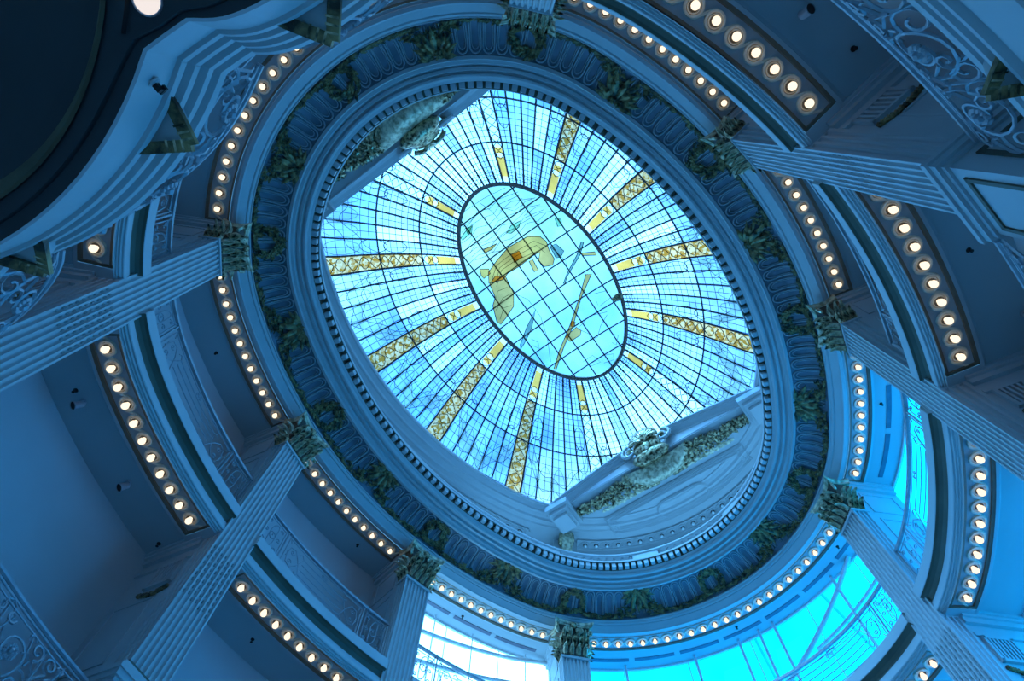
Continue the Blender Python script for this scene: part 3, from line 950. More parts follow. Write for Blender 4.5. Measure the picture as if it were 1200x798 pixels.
# ------------------------------------------------------------------ frieze: a dark cove with tongues, leaf sprays, wreaths and a garland
CV_L = 1.02


def cove(s, x, v, off=0.0):
    """x along the frieze (metres at the cove), v 0 at the lip .. 1 under the cornice, off towards the room"""
    a = max(0.0, min(1.15, v)) * pi / 2
    d = -.66 - .76 * (1 - cos(a)); h = 14.36 + .50 * sin(a)
    nd, nh = -.50 * cos(a), -.76 * sin(a); l = hypot(nd, nh)
    return P(s + x * 1.12, d + nd / l * off, h + nh / l * off)


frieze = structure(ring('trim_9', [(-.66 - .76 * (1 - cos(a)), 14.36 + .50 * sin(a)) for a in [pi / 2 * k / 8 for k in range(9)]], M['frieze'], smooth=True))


def tongue_mesh():
    mb = MB()
    for w, v1, r in ((.125, .93, .020), (.085, .86, .012)):
        pts = []
        vs = [.22 + (v1 - .12 - .22) * k / 4 for k in range(5)]
        for v in vs: pts.append((-w, v))
        for k in range(1, 6):
            a = pi - pi * k / 6; pts.append((w * cos(a), v1 - .12 + .12 * sin(a)))
        for v in vs[::-1]: pts.append((w, v))
        q = []
        for x, v in pts:
            a = v * pi / 2
            q.append((x, -.66 - .76 * (1 - cos(a)) + 1.0 - .5 * cos(a) * .02, .5 * sin(a) - .02 - .24))
        mb.tube(q, r, 4)
    return simple_mesh('tongue', mb, M['tongue'])


ME_TONGUE = tongue_mesh()
NT = 146
for i in range(NT):
    child_mesh('tongue', ME_TONGUE, frieze, frame(PER * (i + .5) / NT, -1.0, 14.6))


def add_leaf(mb, s, x, v, ang, L, W, lift, rr):
    """pointed leaf lying on the cove; ang 0 points to the lip"""
    dx, dv = sin(ang), -cos(ang)
    px, pv = cos(ang), sin(ang)
    n0 = len(mb.v)
    for t, w, o in ((0, .25, .02), (.35, 1.0, .6), (.7, .75, 1.0), (1, 0.0, .35)):
        cx, cv = x + dx * L * t, v + dv * L * t / CV_L
        for k in (-1, 0, 1):
            mb.v.append(cove(s, cx + px * W * w * k * .5, cv + pv * W * w * k * .5 / CV_L, lift * o + (.018 if k == 0 else 0) + .012))
    for a in range(3):
        for k in range(2):
            b = n0 + a * 3 + k; mb.f.append((b, b + 1, b + 4, b + 3))


rf = random.Random(5)


def spray(s):
    mb = MB()
    for ly in range(3):
        n = 9 - ly * 2
        for k in range(n):
            u = (k / (n - 1) - .5) * 2
            ang = u * (1.55 - .25 * ly) + rf.uniform(-.08, .08)
            L = (.74 - .30 * abs(u) ** 2 - .10 * ly) * rf.uniform(.9, 1.08)
            add_leaf(mb, s, u * .10, .93 - .02 * ly, ang, L, .13, .07 + .03 * ly, rf)
    for k in range(60):
        u = rf.uniform(-1, 1)
        add_leaf(mb, s, u * .62, .36 + .42 * (1 - abs(u)) * rf.random(), rf.uniform(-1.6, 1.6) + u, .17, .075, .08, rf)
    for k in range(9):
        c = cove(s, rf.uniform(-.14, .14), rf.uniform(.84, .98), .06); mb.ball(c, .045, n=5, k=3)
    mb.obj('acanthus_spray', M['giltdark'], frieze)


def wreath(s):
    mb = MB()
    for k in range(40):
        a = 2 * pi * k / 40
        for q in range(3):
            r = .33 + rf.uniform(-.10, .09)
            add_leaf(mb, s, r * sin(a), .52 + r * cos(a) / CV_L, -a + pi / 2 + rf.uniform(-.7, .7) + pi, .17, .08, .07, rf)
    for sg in (-1, 1):
        for k in range(8):
            add_leaf(mb, s, sg * (.28 + .03 * k), .22 - .01 * k, sg * (1.2 + rf.uniform(-.4, .4)), .22, .09, .07, rf)
    mb.obj('leaf_wreath', M['giltdark'], frieze)


def garland(s0, s1):
    mb = MB(); n = int((s1 - s0) / .07)
    for k in range(n):
        u = k / n; s = s0 + (s1 - s0) * u
        v = .10 + .10 * abs(2 * u - 1) ** 2
        for q in range(3):
            add_leaf(mb, s, 0, v + rf.uniform(-.08, .11), rf.uniform(.6, 2.5) * (1 if rf.random() < .5 else -1), rf.uniform(.13, .2), .075, .06, rf)
    mb.obj('leaf_garland', M['giltdark'], frieze)


SP = [c for c in COLS]
wre, spr = [], []
for i, (a, b_) in enumerate(BAYS):
    wre.append(a)
    if i in (3, 7):
        m_ = (a + b_) / 2; spr += [m_ - 2.75, m_ + 2.75]; wre.append(m_)
    else: spr.append((a + b_) / 2)
for s in spr: spray(s)
for s in wre: wreath(s)
allp = sorted([s % PER for s in spr + wre])
for i, s in enumerate(allp):
    n = allp[(i + 1) % len(allp)] + (PER if i == len(allp) - 1 else 0)
    garland(s + .3, n - .3)
# ------------------------------------------------------------------ attic: balustrade, lunettes with cartouches, corner consoles
cl = MB(); nc = 12; wc = (CS1 - CS0) / nc
for k in range(nc + 1): cl.tube([P(CS0 + wc * k, 1.7, 15.44), P(CS0 + wc * k, 1.7, 19.0)], .05, 4)
for z in (15.5, 17.3, 18.96): sweep(cl, [(1.66, z - .05), (1.74, z - .05), (1.74, z + .05), (1.66, z + .05)], CS0, CS1, True)
wo = structure(cl.obj('window_4', M['paint']))
for k in range(nc):
    for za, zb in ((15.5, 17.3), (17.3, 18.96)):
        sa, sb = CS0 + wc * k, CS0 + wc * (k + 1)
        link('pane', [P(sa, 1.7, za), P((sa + sb) / 2, 1.7, za), P(sb, 1.7, za), P(sb, 1.7, zb), P((sa + sb) / 2, 1.7, zb), P(sa, 1.7, zb)], [(0, 1, 4, 5), (1, 2, 3, 4)], M['w_grey'], wo)
bal = thing('balustrade', 'low balustrade of small turned balusters standing on the cornice round the skylight well', 'railing', P(0, -1.62, 15.44))
BL = Vector(bal.location)
ring('bottom_rail', [(-1.72, 15.44), (-1.72, 15.52), (-1.54, 15.52), (-1.54, 15.44)], M['paint'], closed_prof=True, parent=bal)
ring('top_rail', [(-1.72, 15.98), (-1.75, 16.01), (-1.75, 16.06), (-1.70, 16.08), (-1.50, 16.08), (-1.50, 15.98)], M['paint'], closed_prof=True, parent=bal)
b = MB(); b.lathe([(.045, 0), (.05, .03), (.03, .06), (.055, .16), (.05, .22), (.028, .34), (.04, .38), (.05, .42), (.05, .46)], n=6)
ME_BAL = simple_mesh('baluster', b, M['paint'])
b = MB(); b.box(-.42, .42, -.10, .10, 0, .46); b.box(-.36, .36, -.115, .1, .07, .39)
ME_POST = simple_mesh('post_panel', b, M['paint'], False)
nb = 156
for i in range(nb):
    s = PER * i / nb; m = frame(s, -1.62, 15.52); m.translation -= BL
    if i % 13 == 6: child_mesh('post_panel', ME_POST, bal, m)
    elif i % 13 in (5, 7): continue
    else: child_mesh('baluster', ME_BAL, bal, m)

H0 = 20.0


def lunette(sg, label, lab2):
    """flat end of the skylight: sg +1 at the lower right of the photo, -1 at the upper left"""
    X = lambda x, y, h: (sg * x, y * sg, h)
    XC = 7.12
    # soffit plate from the chord to the oval frame
    v = []; ys = [-4.9 + 9.8 * k / 24 for k in range(25)]
    for y in ys:
        x1 = CXO + sqrt(max(0.01, (RE - .2) ** 2 - y * y)) if abs(y) < 6 else XC
        v += [X(XC + .1, y, H0), X(max(x1, XC + .12), y, H0)]
    f = [(2 * i, 2 * i + 1, 2 * i + 3, 2 * i + 2) for i in range(24)]
    t = thing('lunette', label, 'ornament', X(XC, 0, H0))
    link('soffit', v, f, M['paint'], t)
    # tympanum rising to the glass above the raking moulding
    v = []; top = lambda y: 20.05 + .95 * max(0, 1 - abs(y) / 4.6) ** .8
    for y in ys: v += [X(XC + .12, y, H0 - .05), X(XC + .12, y, top(y) + .1)]
    link('tympanum', v, f, M['paint'], t)
    # raking mouldings ending in volutes: a broken pediment
    for q in (-1, 1):
        mb = MB()
        prof = [(-.16, .16), (-.20, .10), (-.20, .02), (-.10, -.02), (-.10, -.10), (.02, -.16), (.10, -.24), (.10, -.34), (.26, -.42), (.26, -.10), (.10, .16)]
        yy = [4.75 - (4.75 - .74) * k / 12 for k in range(13)]
        base = len(mb.v); K = len(prof)
        for y in yy:
            h = top(y) - .02
            for (a, c) in prof: mb.v.append(X(XC + a, q * y, h + c * .8))
        for i in range(12):
            for a in range(K):
                b2 = (a + 1) % K; mb.f.append((base + i * K + a, base + i * K + b2, base + (i + 1) * K + b2, base + (i + 1) * K + a))
        mb.f.append(tuple(base + a for a in range(K))); mb.f.append(tuple(base + 12 * K + a for a in range(K)))
        mb.obj('raking_moulding', M['paint'], t)
        vb = MB(); sp = spiral(.74, top(.74) - .30, .36, .07, pi / 2, 1.5, 22)
        vb.tube([X(XC - .14, q * (y + (.74 - y) * 2), z) for y, z in sp], .085, 6, r2=.04)
        vb.obj('volute', M['paint'], t)
        vb = MB()
        for k in range(10):
            a = 2 * pi * k / 10; vb.ball(X(XC - .08, q * .74 + .15 * cos(a), top(.74) - .30 + .15 * sin(a)), .08, n=5, k=3)
        vb.ball(X(XC - .16, q * .74, top(.74) - .30), .12, n=6, k=4)
        vb.obj('volute_flower', M['gilt'], t)
        # square corner block where the moulding returns
        cb = MB()
        for (x0, x1, y0, y1, z0, z1) in ((XC - .25, XC + 1.0, 3.75, 4.75, 19.72, 19.98), (XC - .1, XC + .9, 3.85, 4.65, 19.52, 19.74), (XC + .05, XC + .8, 3.95, 4.55, 19.36, 19.54)):
            a0, a1 = sorted((q * y0, q * y1)); n0 = len(cb.v)
            cb.v += [X(x, y, z) for z in (z0, z1) for y in (a0, a1) for x in (x0, x1)]
            cb.f += [tuple(n0 + k for k in g) for g in ((0, 2, 3, 1), (4, 5, 7, 6), (0, 1, 5, 4), (2, 6, 7, 3), (0, 4, 6, 2), (1, 3, 7, 5))]
        cb.obj('corner_block', M['paint'], t)
        # gilt leaf swag on the soffit, thick near the cartouche and tapering out
        r2 = random.Random(21 + q)
        gb = MB()
        for k in range(260):
            u = r2.random(); y = q * (1.22 + 2.55 * u)
            wid = .80 * (1 - .66 * u)
            x = XC + .26 + .26 * u + wid * .5 + r2.uniform(-.5, .5) * wid
            z = H0 - .06 - r2.random() * .30 * (1 - .6 * u)
            L = r2.uniform(.18, .36); an = r2.uniform(0, 2 * pi); ti = r2.uniform(-.9, .2)
            d1 = Vector((cos(an) * cos(ti), sin(an) * cos(ti), sin(ti))); d2 = Vector((-sin(an), cos(an), 0))
            c = Vector((x, y, z)); w = L * .42
            pts = [c - d1 * L * .5, c + d2 * w * .5 + Vector((0, 0, -.02)), c + d1 * L * .5 + Vector((0, 0, .03)), c - d2 * w * .5 + Vector((0, 0, -.02)), c + Vector((0, 0, -.06))]
            n0 = len(gb.v); gb.v += [X(*p) for p in pts]
            gb.f += [(n0, n0 + 1, n0 + 4), (n0 + 1, n0 + 2, n0 + 4), (n0 + 2, n0 + 3, n0 + 4), (n0 + 3, n0, n0 + 4)]
        for k in range(26):
            u = r2.random(); gb.ball(X(XC + .42 + r2.uniform(0, .3) * (1 - .5 * u), q * (1.0 + 2.5 * u), H0 - .14 - .18 * (1 - u) * r2.random()), .07, n=6, k=4)
        gb.obj('gilt_leaf_swag', M['gilt'], t)
        # pale low-relief strip beside the swag
        pb = MB()
        for k in range(22):
            u = k / 21; y = q * (1.15 + 1.7 * u)
            pb.ball(X(XC + 1.22 + .04 * sin(k * 2.1), y, H0 - .01), .10 * (1 - .3 * abs(2 * u - 1)), .11, .03, 6, 3)
        pb.obj('pale_leaf_strip', M['giltpale'], t)
    # cartouche: worn shield with a shell above it
    cb = MB(); n0 = 0
    nu, nv = 12, 8
    for j in range(nv + 1):
        for i in range(nu + 1):
            u = i / nu * 2 - 1; w = j / nv
            half = 1.45 * (1 - .25 * w) * (1 + .10 * sin(w * 7))
            y = u * half; x = XC + .24 + w * .90
            z = H0 - .24 - .52 * (1 - u * u) * sin(pi * min(1, .15 + w * .9)) + .25 * (1 - w) ** 2
            cb.v.append(X(x, y, z))
    for j in range(nv):
        for i in range(nu):
            a = j * (nu + 1) + i; cb.f.append((a, a + 1, a + nu + 2, a + nu + 1))
    cb.obj('shield', M['giltpale'], t, smooth=True)
    sb = MB()
    for k in range(11):                      # scallop shell
        a = -1.35 + 2.7 * k / 10
        pts = [X(XC - .34 - .12 * sin(pi * r / 4), .62 * r / 4 * sin(a), 20.40 + .80 * r / 4 * cos(a)) for r in range(5)]
        sb.tube(pts, .055, 5, r2=.10)
    sb.ball(X(XC - .12, 0, 20.45), .26, .62, .52, 14, 8); sb.ball(X(XC + .05, 0, 20.0), .30, .80, .38, 12, 6)
    sb.obj('shell', M['gilt'], t, smooth=True)
    eb = MB()
    for q in (-1, 1):
        sp = spiral(q * .95, 0, .30, .07, pi / 2, 1.1 * q, 16)
        eb.tube([X(XC + .75 + z * .9, y, H0 - .30) for y, z in sp], .075, 6)
        pts = [X(XC + .3, q * 1.25, 19.95), X(XC + .5, q * 1.38, 19.85), X(XC + .8, q * 1.30, 19.78), X(XC + 1.05, q * .9, 19.75), X(XC + 1.1, q * .3, 19.75)]
        eb.tube(pts, .09, 6)
    rr = random.Random(8)
    for k in range(40):
        a = rr.uniform(-1, 1); eb.ball(X(XC + 1.05 + rr.uniform(-.1, .10), a * .9, H0 - .12 - rr.random() * .15), .055, n=5, k=3)
    eb.obj('scroll_edge', M['gilt'], t, smooth=True)
    hb = MB(); hb.tube([X(XC - .20, 0, 20.62), X(XC - .26, .10, 20.45), X(XC - .3, 0, 20.3), X(XC - .26, -.1, 20.45)], .06, 5, closed=True)
    hb.ball(X(XC - .26, 0, 20.1), .07, .07, .16, 6, 4); hb.obj('boss', M['giltpale'], t)
    # sunk panel with its mouldings and the oval recess
    def bead(name, pts, r, z=H0):
        bb = MB(); bb.tube([X(x, y, z - .035) for x, y in pts], r, 4, closed=True); return bb.obj(name, M['paint'], t)
    def outline(g):
        o = [(8.70 + g, -3.05 + g * 1.3), (8.70 + g, 3.05 - g * 1.3)]
        for k in range(9):
            y = (3.05 - g * 1.3) * (1 - 2 * k / 8)
            o.append((CXO + sqrt((RE + .55 - g) ** 2 - y * y) , y))
        return o
    bead('panel_moulding', outline(0), .075); bead('panel_moulding', outline(.14), .05); bead('panel_moulding', outline(.24), .04)
    ov = []
    for k in range(24):
        a = 2 * pi * k / 24; y = .45 * sin(a); x = .40 * cos(a)
        ov.append((9.66 + x * 1.0, (.62 if sin(a) > 0 else -.62) + y))
    bead('oval_moulding', ov, .06)
    v = [X(x, y, H0 - .012) for x, y in ov]
    link('oval_panel', v, [tuple(range(len(v)))], M['paint'], t)
    return t


lunette(1, 'blue lunette at lower right end of skylight: gilt cartouche, leaf swags, oval panel', 1)
lunette(-1, 'shadowed lunette at the upper left end of the skylight, gilt cartouche seen from below', 1)
# scroll consoles on short fluted pilasters carrying the four corners
for s, lab in ((4.75, 'scroll console under the lower corner of the skylight, near the white window'), (PER - 4.75, 'scroll console at the right-hand corner of the skylight, partly behind the cornice'),
               (2 * Q - 4.75, 'scroll console at the left corner of the skylight, mostly hidden by cornice'), (2 * Q + 4.75, 'scroll console at the top corner of the skylight, hidden by the cornice')):
    base = P(s, 1.0, 15.5)
    t = thing('scroll_console', lab, 'ornament', base)
    T = frame(s, 0, 0)
    mb = MB(); pts = []
    for i in range(5):
        for q, dp in ((-.5, 0), (-.3, .8), (0, 1), (.3, .8), (.5, 0)): pts.append((-.34 + .17 * i + q * .13, .95 + dp * .03))
    pts = [(-.42, 1.3), (-.42, .95)] + pts + [(.42, .95), (.42, 1.3)]
    z0, z1 = 15.44, 19.0
    v = [tuple(T @ Vector((x, y, z))) for z in (z0, z1) for x, y in pts]; k = len(pts)
    link('fluted_pilaster', v, [(i, i + 1, k + i + 1, k + i) for i in range(k - 1)], M['paint'], t)
    mb = MB(); mb.box(-.46, .46, .88, 1.4, 18.98, 19.1, T); mb.box(-.5, .5, .8, 1.4, 19.1, 19.2, T); mb.box(-.46, .46, .86, 1.4, 19.2, 19.85, T)
    mb.obj('pilaster_cap', M['paint'], t)
    cs = MB()
    for x in (-.2, .2):
        sp = spiral(.42, 19.62, .27, .05, pi / 2, 1.4, 16); cs.tube([T @ Vector((x, y + .25, z)) for y, z in sp], .09, 5)
        sp = spiral(.80, 18.75, .17, .04, -pi / 2, 1.2, 12); cs.tube([T @ Vector((x, y, z)) for y, z in sp], .07, 5)
    cs.obj('scroll', M['gilt'], t)
    w = MB(); v = []
    for (y, z) in ((.62, 19.92), (.38, 19.80), (.36, 19.50), (.52, 19.25), (.74, 19.0), (.82, 18.75), (.74, 18.56)):
        for x in (-.2, .2): v.append(T @ Vector((x, y, z)))
    w.add(v, [(2 * i, 2 * i + 1, 2 * i + 3, 2 * i + 2) for i in range(6)]); w.obj('console_face', M['giltpale'], t)
# ------------------------------------------------------------------ upper balcony railings: flat panels of bar scrollwork
def curve_pts(kind):
    """motifs in a unit panel, u across and z up in metres"""
    L = []
    if kind == 'knot':                       # small square panel: interlaced loops
        for k in (-1, 1):
            L.append([(k * .13 * sin(2 * pi * q / 16) * (1 + .25 * cos(4 * pi * q / 16)) + 0, .50 + .34 * cos(2 * pi * q / 16 + k * .35)) for q in range(17)])
            for zz in (.22, .50, .78):
                L.append([(k * (.16 + .055 + x), z) for x, z in spiral(0, zz, .062, .012, pi if k < 0 else 0, 1.1 * k, 9)])
        L.append([(0, .5)] + [(.09 * sin(2 * pi * q / 10), .5 + .09 * cos(2 * pi * q / 10)) for q in range(11)])
    return L


def fence_b(s0, s1, segs, label):
    DR, Z0, Z1 = -.38, FB + .10, FB + 1.16
    loc = P((s0 + s1) / 2, DR, FB + .03)
    t = thing('balcony_railing', label, 'railing', loc, 'upper balcony railings')
    mp = lambda s, z, o=0: P(s, DR + o, FB + .03 + z)
    for nm, z, r in (('top_rail', 1.14, .032), ('bottom_rail', .12, .022)):
        mb = MB()
        sweep(mb, [(DR - r, FB + .03 + z - r), (DR + r, FB + .03 + z - r), (DR + r, FB + .03 + z + r), (DR - r, FB + .03 + z + r)], s0, s1, True)
        mb.obj(nm, M['iron'], t)
    s = s0
    for kind, w in segs:
        pm = MB()
        pm.tube([mp(s + .03, .0), mp(s + .03, 1.12)], .024, 4)
        pm.obj('post', M['iron'], t)
        a, e = s + .07, s + w - .04
        mb = MB(); R_ = .0125
        for z in (.24, 1.02): mb.tube([mp(a + .03 + (e - a - .06) * k / 8, z) for k in range(9)], R_, 4)
        for ss_ in (a + .03, e - .03): mb.tube([mp(ss_, .24), mp(ss_, 1.02)], R_, 4)
        # mitred corner bars out to the frame
        for ss_, s2 in ((a, a + .12), (e, e - .12)):
            mb.tube([mp(ss_, 1.12), mp(s2, .92)], R_, 4); mb.tube([mp(ss_, .14), mp(s2, .34)], R_, 4)
        if kind == 'k':
            c = (a + e) / 2
            for cv in curve_pts('knot'):
                mb.tube([mp(c + u, .13 + z) for u, z in cv], R_, 4)
            mb.obj('knot_panel', M['iron'], t)
        else:
            lz = .63
            for z in (.40, .55, .71, .86):
                mb.tube([mp(a + .62 + (e - a - 1.24) * k / 10, z) for k in range(11)], R_, 4)
            for sd_, x0 in ((1, a + .10), (-1, e - .10)):
                pts = [(0, .55), (.06, .84), (.22, .88), (.38, .70), (.52, .40), (.44, .32), (.38, .38)]
                pts2 = [(0, .71), (.06, .42), (.22, .38), (.38, .56), (.52, .86), (.44, .94), (.38, .88)]
                for pp in (pts, pts2): mb.tube([mp(x0 + sd_ * u, z) for u, z in pp], R_, 4)
                for zc, tt in ((.50, 1), (.76, -1)):
                    mb.tube([mp(x0 + sd_ * (.16 + u), z) for u, z in spiral(0, zc, .07, .012, 0, tt * 1.1, 9)], R_, 4)
            mb.tube([mp((a + e) / 2 + u, z) for u, z in spiral(-.06, .93, .05, .01, 0, 1.1, 8)], R_, 4)
            mb.tube([mp((a + e) / 2 + u, z) for u, z in spiral(.06, .93, .05, .01, pi, -1.1, 8)], R_, 4)
            mb.obj('bar_panel', M['iron'], t)
        s += w
    pm = MB(); pm.tube([mp(s1 - .03, 0), mp(s1 - .03, 1.12)], .024, 4); pm.obj('post', M['iron'], t)


wb = ['in front of the white window', 'at lower left, between the long pilaster and the white window', 'at left, between the two long left pilasters', 'behind the lobed balcony, upper left',
      'along the top edge of the photo', 'at right, between the first two right-hand pilasters', 'at right against cyan glass, between second and third pilasters', 'at lower right, in front of the cyan window']
for i, (s0, s1) in enumerate(BAYS):
    a, e = s0 + .42, s1 - .42
    L = e - a
    if i in (3, 7):
        k = .80; w = (L - 3 * k) / 2; segs = [('k', k), ('b', w), ('k', k), ('b', w), ('k', k)]
    else:
        k = .80; segs = [('k', k), ('b', L - 2 * k), ('k', k)]
    fence_b(a, e, segs, 'flat upper balcony railing ' + wb[i])

# ------------------------------------------------------------------ lower balcony: bulging scroll railings and gilt corner brackets
def belly(z):
    return -.02 - .11 * sin(pi * min(1, (1.02 - z) / 1.05)) if z < 1.02 else 0.0


def scroll_rail(mp, length, name, label, loc, n=None, group='bulging lower balcony railings'):
    """mp(u, z, o): u along, z up, o outwards offset"""
    t = thing(name, label, 'railing', loc, group)
    N = max(4, int(length / .15))
    us = [length * k / N for k in range(N + 1)]
    for nm, z, r in (('handrail', 1.06, .035), ('upper_rail', .99, .016), ('lower_rail', .90, .014), ('bottom_rail', .03, .022)):
        mb = MB(); mb.tube([mp(u, z, belly(min(1.0, z))) for u in us], r, 6); mb.obj(nm, M['iron'], t)
    n = n or max(1, round(length / 1.0)); w = length / n
    mb0 = None
    for i in range(n):
        u0 = w * i; fl = 1 if i % 2 == 0 else -1
        mb = MB(); r = .017
        def add(pts, rr=r): mb.tube([mp(u0 + (x if fl > 0 else 1.0 - x) * w, z, belly(z)) for x, z in pts], rr, 4)
        k = 1.0 / w
        E = lambda cx, cz, r0, r1, a, tn, nn=16: [(cx + (x - cx) * k, z) for x, z in [(cx + q[0], q[1] + cz) for q in spiral(0, 0, r0, r1, a, tn, nn)]]
        add(E(.46, .50, .36, .10, 2.6, 1.35, 22))
        add([(.46 - .36 * k * .86, .69), (.10, .93), (.02, .97)])
        add(E(.82, .28, .20, .04, pi * .6, -1.25))
        add([(.82 - .06 * k, .47), (.66, .76), (.60, .94)])
        add(E(.84, .78, .13, .03, -pi / 2, 1.3, 12)); add(E(.14, .26, .15, .03, pi / 2, 1.3, 12)); add(E(.14, .80, .09, .02, 0, -1.2, 10))
        add([(.14, .41), (.30, .12), (.46, .06)]); add([(.46, .04), (.62, .08), (.74, .10)])
        add([(.84, .65), (.98, .50), (1.0, .40)])
        add(E(.30, .34, .12, .02, -pi / 2, -1.3, 10)); add([(.02, .55), (.12, .62), (.20, .52), (.26, .45)])
        add(E(.64, .84, .07, .02, 0, 1.2, 8)); add([(.62, .60), (.72, .66), (.80, .60), (.78, .52)])
        mb.obj('scroll_panel', M['iron'], t)
        fb = MB(); rr = random.Random(i + 3)
        for q in range(12):
            a = 2 * pi * q / 12; x = .46 + .08 * k * cos(a); z = .50 + .08 * sin(a)
            fb.ball(mp(u0 + (x if fl > 0 else 1 - x) * w, z, belly(z) - .01), .035, n=5, k=3)
        fb.ball(mp(u0 + (.46 if fl > 0 else .54) * w, .5, belly(.5) - .03), .05, n=6, k=4)
        fb.obj('rosette', M['iron'], t)
        pm = MB(); pm.tube([mp(u0 + .01, 0.02, belly(.02)), mp(u0 + .01, .3, belly(.3)), mp(u0 + .01, .6, belly(.6)), mp(u0 + .01, 1.02, 0)], .018, 4)
        pm.obj('post', M['iron'], t)
    return t


def gilt_bracket(T, label):
    """two strap leaves meeting at a point in front of the slab edge, added plate between them standing in for the shaded gap"""
    o = T.translation
    t = thing('gilt_bracket', label, 'bracket', tuple(o), 'gilt corner brackets')
    for q in (-1, 1):
        mb = MB()
        pts = [(0, -.24, .02), (q * .10, -.13, -.03), (q * .19, -.03, -.08), (q * .25, .05, -.13)]
        v = []
        for (x, y, z) in pts:
            v += [(x + q * .034, y - .028, z), (x - q * .034, y + .028, z), (x - q * .034, y + .028, z + .05), (x + q * .034, y - .028, z + .05)]
        f = []
        for i in range(3):
            for k in range(4): f.append((i * 4 + k, i * 4 + (k + 1) % 4, i * 4 + 4 + (k + 1) % 4, i * 4 + 4 + k))
        mb.add([T @ Vector(p) for p in v], f + [(0, 3, 2, 1), (12, 13, 14, 15)])
        mb.obj('strap', M['giltdark'], t)
        kb = MB()
        for k in range(3):                   # ridges across the strap near its tip
            u = .10 + .13 * k; cx, cy, cz = q * .25 * u, -.24 + .29 * u, .02 - .14 * u
            kb.add([T @ Vector(p) for p in ((cx + q * .036, cy - .030, cz - .008), (cx - q * .036, cy + .030, cz - .008), (cx - q * .026, cy + .042, cz - .014), (cx + q * .046, cy - .018, cz - .014))], [(0, 1, 2, 3)])
        kb.obj('strap_knuckle', M['gilt'], t)
    mb = MB(); mb.add([T @ Vector(p) for p in ((0, -.18, .04), (.19, .0, -.02), (-.19, .0, -.02), (0, -.17, .10), (.19, .02, .3), (-.19, .02, .3))], [(0, 1, 2), (3, 5, 4), (0, 3, 4, 1), (0, 2, 5, 3)])
    mb.obj('shade_plate', M['paint'], t)
    return t


wa = {1: 'below the lower left pilaster, mostly out of frame', 2: 'at the lower left corner of the photo', 4: 'at the top right corner of the photo', 5: 'at the right edge, below the first right-hand pedestal',
      6: 'beyond the right edge, between second and third pilasters'}
for i in (2, 4, 5):
    s0, s1 = BAYS[i]; a, e = s0 + .52, s1 - .52
    dr = -.72 if i == 5 else -.34           # the middle bay of the long side bows forward
    mp = lambda u, z, o, a=a, dr=dr: P(a + u, dr + o, FA + z)
    if i == 5: structure(ring('trim_18', [(-.40, HA + .6), (-.82, HA + .62), (-.86, HA + .8), (-.80, FA), (-.40, FA + .005)], M['paint'], a, e))
    scroll_rail(mp, e - a, 'scroll_railing', 'scroll railing of the lower balcony ' + wa[i], P((a + e) / 2, dr, FA))
for s, lab in ((COLS[5] - 1.55, 'gilt strap bracket on moulded slab edge at the top right corner'),):
    gilt_bracket(frame(s, -.46, 4.72), lab)
# ------------------------------------------------------------------ lobed end balcony close above the viewer, upper left
def lobe_points():
    half = []
    R_ = 2.93
    for k in range(9):                       # half of the middle lobe
        y = 1.25 * k / 8; half.append((-7.12 - (R_ - sqrt(R_ * R_ - y * y)), y))
    half += [(-7.41, 1.27), (-7.395, 1.44), (-7.375, 1.61)]
    ctl = [(-7.375, 1.61), (-7.25, 1.80), (-7.165, 2.10), (-7.12, 2.55), (-7.14, 3.0), (-7.22, 3.45), (-7.34, 3.85)]
    for i in range(len(ctl) - 1):
        p0 = ctl[max(0, i - 1)]; p1 = ctl[i]; p2 = ctl[i + 1]; p3 = ctl[min(len(ctl) - 1, i + 2)]
        if i == 0: p0 = p1
        for k in range(1, 5):
            t = k / 4
            half.append(tuple(.5 * (2 * p1[a] + (p2[a] - p0[a]) * t + (2 * p0[a] - 5 * p1[a] + 4 * p2[a] - p3[a]) * t * t + (3 * p1[a] - p0[a] - 3 * p2[a] + p3[a]) * t ** 3) for a in (0, 1)))
    out = [(x, -y) for x, y in half[::-1]][:-1] + half
    return out


LP = lobe_points()
LN = []
for i, p in enumerate(LP):
    a = LP[max(0, i - 1)]; b = LP[min(len(LP) - 1, i + 1)]
    tx, ty = b[0] - a[0], b[1] - a[1]; l = hypot(tx, ty); LN.append((ty / l, -tx / l))   # towards the well (+x)
LLEN = [0.0]
for i in range(1, len(LP)): LLEN.append(LLEN[-1] + hypot(LP[i][0] - LP[i - 1][0], LP[i][1] - LP[i - 1][1]))


def lobe(u, off, h):
    u = max(0, min(LLEN[-1], u))
    i = max(j for j in range(len(LP) - 1) if LLEN[j] <= u + 1e-9)
    t = (u - LLEN[i]) / (LLEN[i + 1] - LLEN[i])
    x = LP[i][0] * (1 - t) + LP[i + 1][0] * t; y = LP[i][1] * (1 - t) + LP[i + 1][1] * t
    nx = LN[i][0] * (1 - t) + LN[i + 1][0] * t; ny = LN[i][1] * (1 - t) + LN[i + 1][1] * t
    return (x + nx * off, y + ny * off, h)


def lobe_strip(name, prof, m, parent=None, wave=False):
    mb = MB(); K = len(prof)
    for i, p in enumerate(LP):
        w = 1 - .55 * math.exp(-((abs(p[1]) - 1.5) / .3) ** 2) if wave else 1
        for (o, h) in prof: mb.v.append((p[0] + LN[i][0] * o * w, p[1] + LN[i][1] * o * w, h))
    for i in range(len(LP) - 1):
        for k in range(K - 1): mb.f.append((i * K + k, i * K + k + 1, (i + 1) * K + k + 1, (i + 1) * K + k))
    return mb.obj(name, m, parent)


